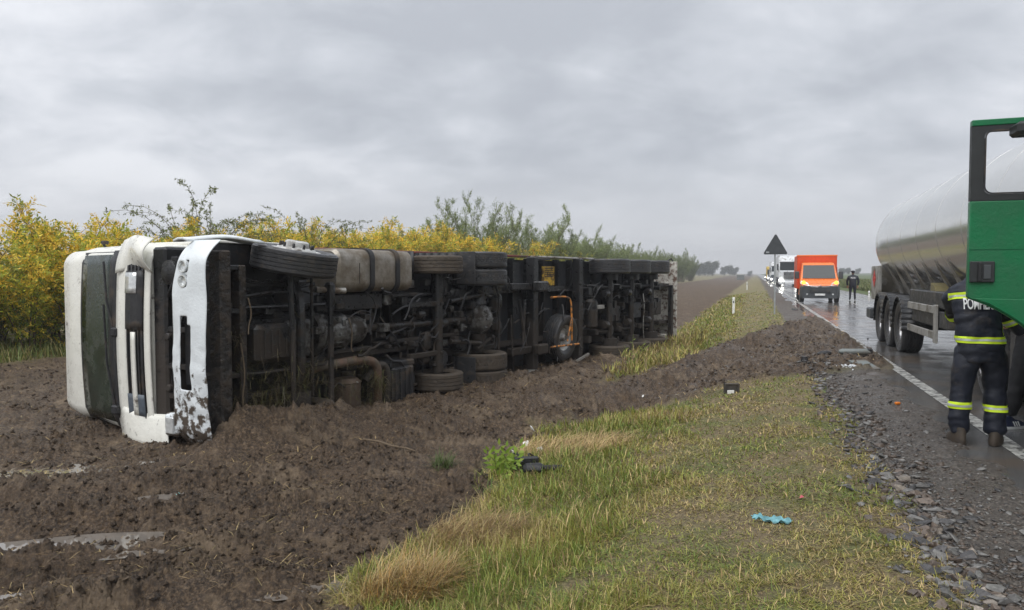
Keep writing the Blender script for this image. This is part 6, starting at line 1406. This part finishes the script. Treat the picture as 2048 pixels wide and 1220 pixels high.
ob = skin_obj('body', Jo, Eb+[('al', 'tl'), ('ar', 'tr')], M_['navy_cloth'], OF, 'pel'); head(OF, (0, .02, 1.68), (0, 1, 0), hair='hair_dark')
MB().lathe([(.10, -.01), (.115, .03), (.11, .07), (.0, .09)], (0, .0, 1.71), (0, 0, 1), 18).build('hood', M_['navy_cloth'], OF)
lettering('POLITIA', ob, OF, 0, 1.36, .10, 'letter_white', .02)
hand(OF, (-.28, .11, .88), (0, .2, -1), (0, 1, 0), .3, 1); hand(OF, (.28, .11, .88), (0, .2, -1), (0, 1, 0), .3, -1)
# --- the two people in the van
for y, lab in ((.42, 'driver in a red vest behind the windscreen of the orange van'), (-.45, 'passenger in a red vest behind the windscreen of the orange van')): pass
# ---------------------------------------------------------------- debris
def ground_pt(u, v, z):
    p = gp(u, v, z)
    for _ in range(4): z = float(height(np.array([p.x]), np.array([p.y]))[0]); p = gp(u, v, z)
    return p
def item(name, label, cat, u, v, z, rz=0, group=None, lift=0.0):
    p = ground_pt(u, v, z); return thing(name, label, cat, Matrix.Translation(Vector((p.x, p.y, p.z+lift))) @ Matrix.Rotation(rz, 4, 'Z'), group)
BP = M_['black_plastic']
T = item('broken_mirror', 'black broken lorry mirror housing lying at the edge of the grass', 'mirror', 1085, 950, -.35, .12)
MB().loft([[(x, .06*math.cos(a)*w_, .07+.05*math.sin(a)*w_) for a in [2*PI*k/12 for k in range(12)]] for x, w_ in ((-.20, .6), (-.17, 1.1), (-.02, 1.15), (.02, .62), (.20, .6), (.22, .4))]).build('housing', BP, T)
MB().cbox(-.28, -.02, .10, .16, .02, .16, .02).build('shell', BP, T); mb = MB(); mb.tube([(-.2, .05, .12), (-.24, .16, .2), (-.30, .2, .16)], .014, 6, smooth=1); mb.tube([(-.1, .12, .12), (-.12, .25, .18), (-.02, .3, .1)], .01, 6, smooth=1); mb.build('bracket', BP, T)
for (u, v, lab) in ((1052, 893, 'curled white plastic shard standing up beside the broken mirror'), (1028, 912, 'small white plastic piece left of the broken mirror'), (1064, 862, 'white torn scrap lying on the mud above the broken mirror'), (1287, 798, 'small white scrap on the grass edge left of the dark crate piece'), (1080, 905, 'thin white sliver lying close behind the broken mirror')):
    T = item('plastic_scrap', lab, 'debris', u, v, -.38, random.uniform(0, 3)); e = random.uniform(.03, .045); mb = MB(); mb.add([(-e, -e*.6, .0), (e, -e*.4, .02), (e*.7, e*.5, .07), (-e*.8, e*.6, .05), (0, 0, .055)], [(0, 1, 4), (1, 2, 4), (2, 3, 4), (3, 0, 4)]); solid(mb.build('shard', M_['white_scrap'], T, 0), .004)
# leafy sprig
T = item('leafy_sprig', 'bright green leafy sprig lying at the mud edge beside the broken mirror', 'plant', 1000, 955, -.42); mb = MB(); lv_ = []
rs = random.Random(12)
for i in range(17):
    a = rs.uniform(-.2, 1) * 2.4 + .6; L = rs.uniform(.18, .36); p0 = Vector((rs.uniform(-.14, .14), rs.uniform(-.05, .1), .02)); d = Vector((math.cos(a)*.8, -.2+rs.gauss(0, .3), abs(math.sin(a))*.75+.15)).normalized(); pts = [p0, p0+d*L*.5, p0+d*L-Vector((0, 0, .03))]; mb.tube(pts, .004, 5)
    for k in range(7):
        t = .3+.7*k/6; side = (1 if k % 2 else -1) if k < 6 else 0; b = p0+d*L*t; lat = d.cross(Vector((0, -1, .3))).normalized()*side; dd = (d*.7+lat*.8+Vector((0, 0, -.15))).normalized(); w_ = dd.cross(Vector((rs.gauss(0, .3), -1, .4))).normalized(); LL = rs.uniform(.07, .10)
        lv_.append([b, b+dd*LL*.45+w_*.016, b+dd*LL, b+dd*LL*.45-w_*.016])
mb.build('stem', mk('stem_green', (.18, .22, .05), .6), T)
V_ = np.array([[tuple(q) for q in l] for l in lv_]).reshape(-1, 3); c_ = lerp((.22, .36, .04), (.42, .52, .10), RNG.random(len(lv_))); npmesh('leaves', V_, np.arange(len(V_)).reshape(-1, 4), M_['leaf'], np.repeat(c_[:, None], 4, 1).reshape(-1, 3), T)
# panels on the shoulder
GP = M_['grey_panel']
T = item('cab_trim', 'long dark grey cylinder-like trim piece lying on the shoulder by the road edge', 'debris', 1711, 711, .0, -.12); MB().loft([[(x, .07*math.cos(a)*w_, .07+.06*math.sin(a)*w_) for a in [2*PI*k/12 for k in range(12)]] for x, w_ in ((-.30, .5), (-.25, .95), (.22, 1), (.27, .8), (.28, .4))]).build('trim', GP, T); MB().cbox(.2, .29, -.06, .06, .02, .13, .01).build('end_cap', BP, T)
T = item('mirror_glass_panel', 'grey flat panel with crumpled foil leaning just in front of the dark trim piece', 'debris', 1722, 738, .0, .1); mb = MB(); mb.add([(-.08, -.18, .01), (.27, -.12, .01), (.20, .22, .12), (-.10, .22, .12)], [(0, 1, 2, 3)]); solid(mb.build('panel', GP, T, 0), .02)
mb = MB(); rs = random.Random(4)
for k in range(40): c = Vector((rs.gauss(-.26, .08), rs.gauss(-.05, .07), rs.uniform(.01, .06))); e = rs.uniform(.015, .04); mb.add([c+Vector((-e, -e*rs.random(), 0)), c+Vector((e, 0, e*rs.random())), c+Vector((0, e, e))], [(0, 1, 2)])
mb.build('foil', M_['lamp_clear'], T, 0)
T = item('rubber_piece', 'dark rounded plastic piece lying on the churned mud near the road', 'debris', 1648, 712, .0, .3); MB().loft([[(x, .08*math.cos(a)*w_, .05+.055*math.sin(a)*w_) for a in [2*PI*k/10 for k in range(10)]] for x, w_ in ((-.16, .15), (-.08, .8), (.05, 1), (.13, .7), (.15, .2))]).build('shell', BP, T)
T = item('dark_cap', 'small black cap lying in the mud left of the grey trim', 'debris', 1609, 724, -.05); MB().lathe([(0, .1), (.05, .1), (.06, .05), (.07, 0)], n=12, axis=(0, 0, 1)).build('cap', BP, T)
T = item('broken_crate', 'broken grey plastic crate piece with a white label standing in the grass by the ruts', 'debris', 1463, 786, -.12, .0)
mb = MB(); mb.cbox(-.105, .105, 0, .02, .0, .13, .004); mb.cbox(-.11, -.09, -.03, .03, 0, .14, .003); mb.cbox(.09, .11, -.03, .03, 0, .14, .003); mb.cbox(-.11, .11, -.01, .03, .115, .14, .003); mb.build('crate_side', mk('crate_grey', (.06, .055, .05), .6, dirt=MUD, damt=.4), T); MB().cbox(-.07, .03, -.035, -.02, -.01, .045, .004).build('label_card', M_['white_scrap'], T)
T = item('blue_cloth', 'crumpled pale blue cloth lying on the grass in the foreground', 'cloth', 1543, 1047, -.25, -.15); n = 26; m_ = 10; VV = []
for i in range(n):
    for j in range(m_):
        x = -.115+.23*i/(n-1)+.012*math.sin(j*1.3); y = (-.045+.09*j/(m_-1))*(.45+.65*math.cos(i*.17+.4)**2)-.10*(i/(n-1)-.5)*.5; VV.append((x, y, .030+.030*float(perlin(np.array(i*.19), np.array(j*.5), 5))+.016*float(perlin(np.array(i*.41), np.array(j*.8), 6))))
o = MB().add(VV, [(i*m_+j, i*m_+j+1, (i+1)*m_+j+1, (i+1)*m_+j) for i in range(n-1) for j in range(m_-1)]).build('cloth', M_['blue_cloth'], T, 60); solid(o, .004)
T = item('orange_fragment', 'small orange plastic fragment on the gravel shoulder', 'debris', 1795, 809, 0, .3); MB().cbox(-.03, .03, -.02, .02, 0, .03, .006).build('fragment', mk('orange_plastic', (.8, .22, .02), .4), T)
T = item('red_fragment', 'red lamp fragment on the wet road left of the tanker wheels', 'debris', 1748, 668, 0, .3); mb = MB().cbox(-.06, .03, -.03, .03, 0, .06, .006); mb.cbox(.02, .08, -.04, .0, 0, .04, .006); mb.build('fragment', M_['red_plastic'], T, 0)
T = item('black_shard', 'black pointed shard standing on the road edge line', 'debris', 1734, 684, 0); mb = MB().add([(-.06, 0, 0), (.10, .02, 0), (.02, 0, .11), (.02, .06, 0)], [(0, 1, 2), (1, 3, 2), (3, 0, 2), (0, 3, 1)]); mb.build('shard', BP, T, 0)
for (u, v, lab) in ((1876, 716, 'black shard on the wet road under the tanker side guard'), (1838, 797, 'small dark lump on the wet road edge near the orange fragment'), (1850, 690, 'small black crumb on the road under the tanker')):
    T = item('road_debris', lab, 'debris', u, v, 0, random.random()*3); MB().add([(-.04, 0, 0), (.05, .02, 0), (.02, 0, .06), (.0, .05, 0)], [(0, 1, 2), (1, 3, 2), (3, 0, 2), (0, 3, 1)]).build('shard', BP, T, 0)
T = item('stick', 'long thin broken stick lying on the mud below the lorry axles', 'stick', 780, 895, -.5, -.55); MB().tube([(-.42, 0, .05), (-.2, .02, .045), (.05, -.02, .03), (.25, .01, .02), (.4, 0, .0)], [.012, .014, .013, .010, .006], 7).build('stick', M_['wood'], T)
T = item('teal_scrap', 'tiny teal plastic scrap lying on the mud in front of the cab', 'debris', 355, 996, -.5); MB().add([(-.03, 0, .02), (.0, -.02, .035), (.035, .01, .03), (0, .02, .05)], [(0, 1, 3), (1, 2, 3)]).build('scrap', mk('teal', (.15, .4, .38), .4), T, 0)
T = item('pink_scrap', 'faint red scrap lying in the short grass beside the gravel', 'debris', 1604, 999, -.2); MB().add([(-.02, 0, .01), (.0, -.015, .02), (.02, .01, .02), (0, .02, .03)], [(0, 1, 3), (1, 2, 3)]).build('scrap', mk('pink', (.5, .1, .12), .5), T, 0)
# tall weed and bare stalks by the trailer
T = item('tall_weed', 'tall pale green weed stalk standing in front of the sunken trailer wheels', 'weed', 1262, 735, -.5); mb = MB(); L_ = []
for (dx, h, ln) in ((0, .75, .05), (.04, .62, .3), (-.05, .5, -.1), (.02, .55, .42)):
    mb.tube([(dx, 0, 0), (dx+ln*.3, 0, h*.5), (dx+ln, 0, h)], [.008, .006, .003], 5)
    for k in range(9): z = h*(.1+.09*k); a = k*2.3; b = Vector((dx+ln*(z/h)**1.5, 0, z)); dd = Vector((math.cos(a), math.sin(a), .6)).normalized(); w_ = dd.orthogonal().normalized(); L_.append([b, b+dd*.04+w_*.012, b+dd*.09, b+dd*.04-w_*.012])
mb.build('stalk', M_['stem_green'], T); V_ = np.array([[tuple(q) for q in l] for l in L_]).reshape(-1, 3); npmesh('leaves', V_, np.arange(len(V_)).reshape(-1, 4), M_['leaf'], np.tile(np.array([[.22, .28, .06]]), (len(V_), 1)), T)
for (u, v, lab) in ((1402, 690, 'thin brown stalk standing at the upper edge of the ruts'), (290, 480, '')):
    if lab: T = item('stalk', lab, 'stalk', u, v, -.3); MB().tube([(0, 0, 0), (.02, 0, .3), (.0, 0, .5)], .008, 5).build('stem', M_['wood'], T)
# ---------------------------------------------------------------- damp air
def haze():
    mb = MB().box(-420, 560, -12, 760, -3.0, 24); o = mb.build('haze', None, smooth=0); o['kind'] = 'stuff'; tag(o, 'thin grey rain haze hanging over the fields and the road', 'haze')
    m = bpy.data.materials.new('haze'); m.use_nodes = True; nt = m.node_tree; nt.nodes.clear(); out = nt.nodes.new('ShaderNodeOutputMaterial'); v = nt.nodes.new('ShaderNodeVolumePrincipled')
    v.inputs['Color'].default_value = (.86, .88, .92, 1); v.inputs['Density'].default_value = .0011; v.inputs['Anisotropy'].default_value = .2; nt.links.new(v.outputs[0], out.inputs['Volume']); o.data.materials.append(m)
if HAZE: haze()
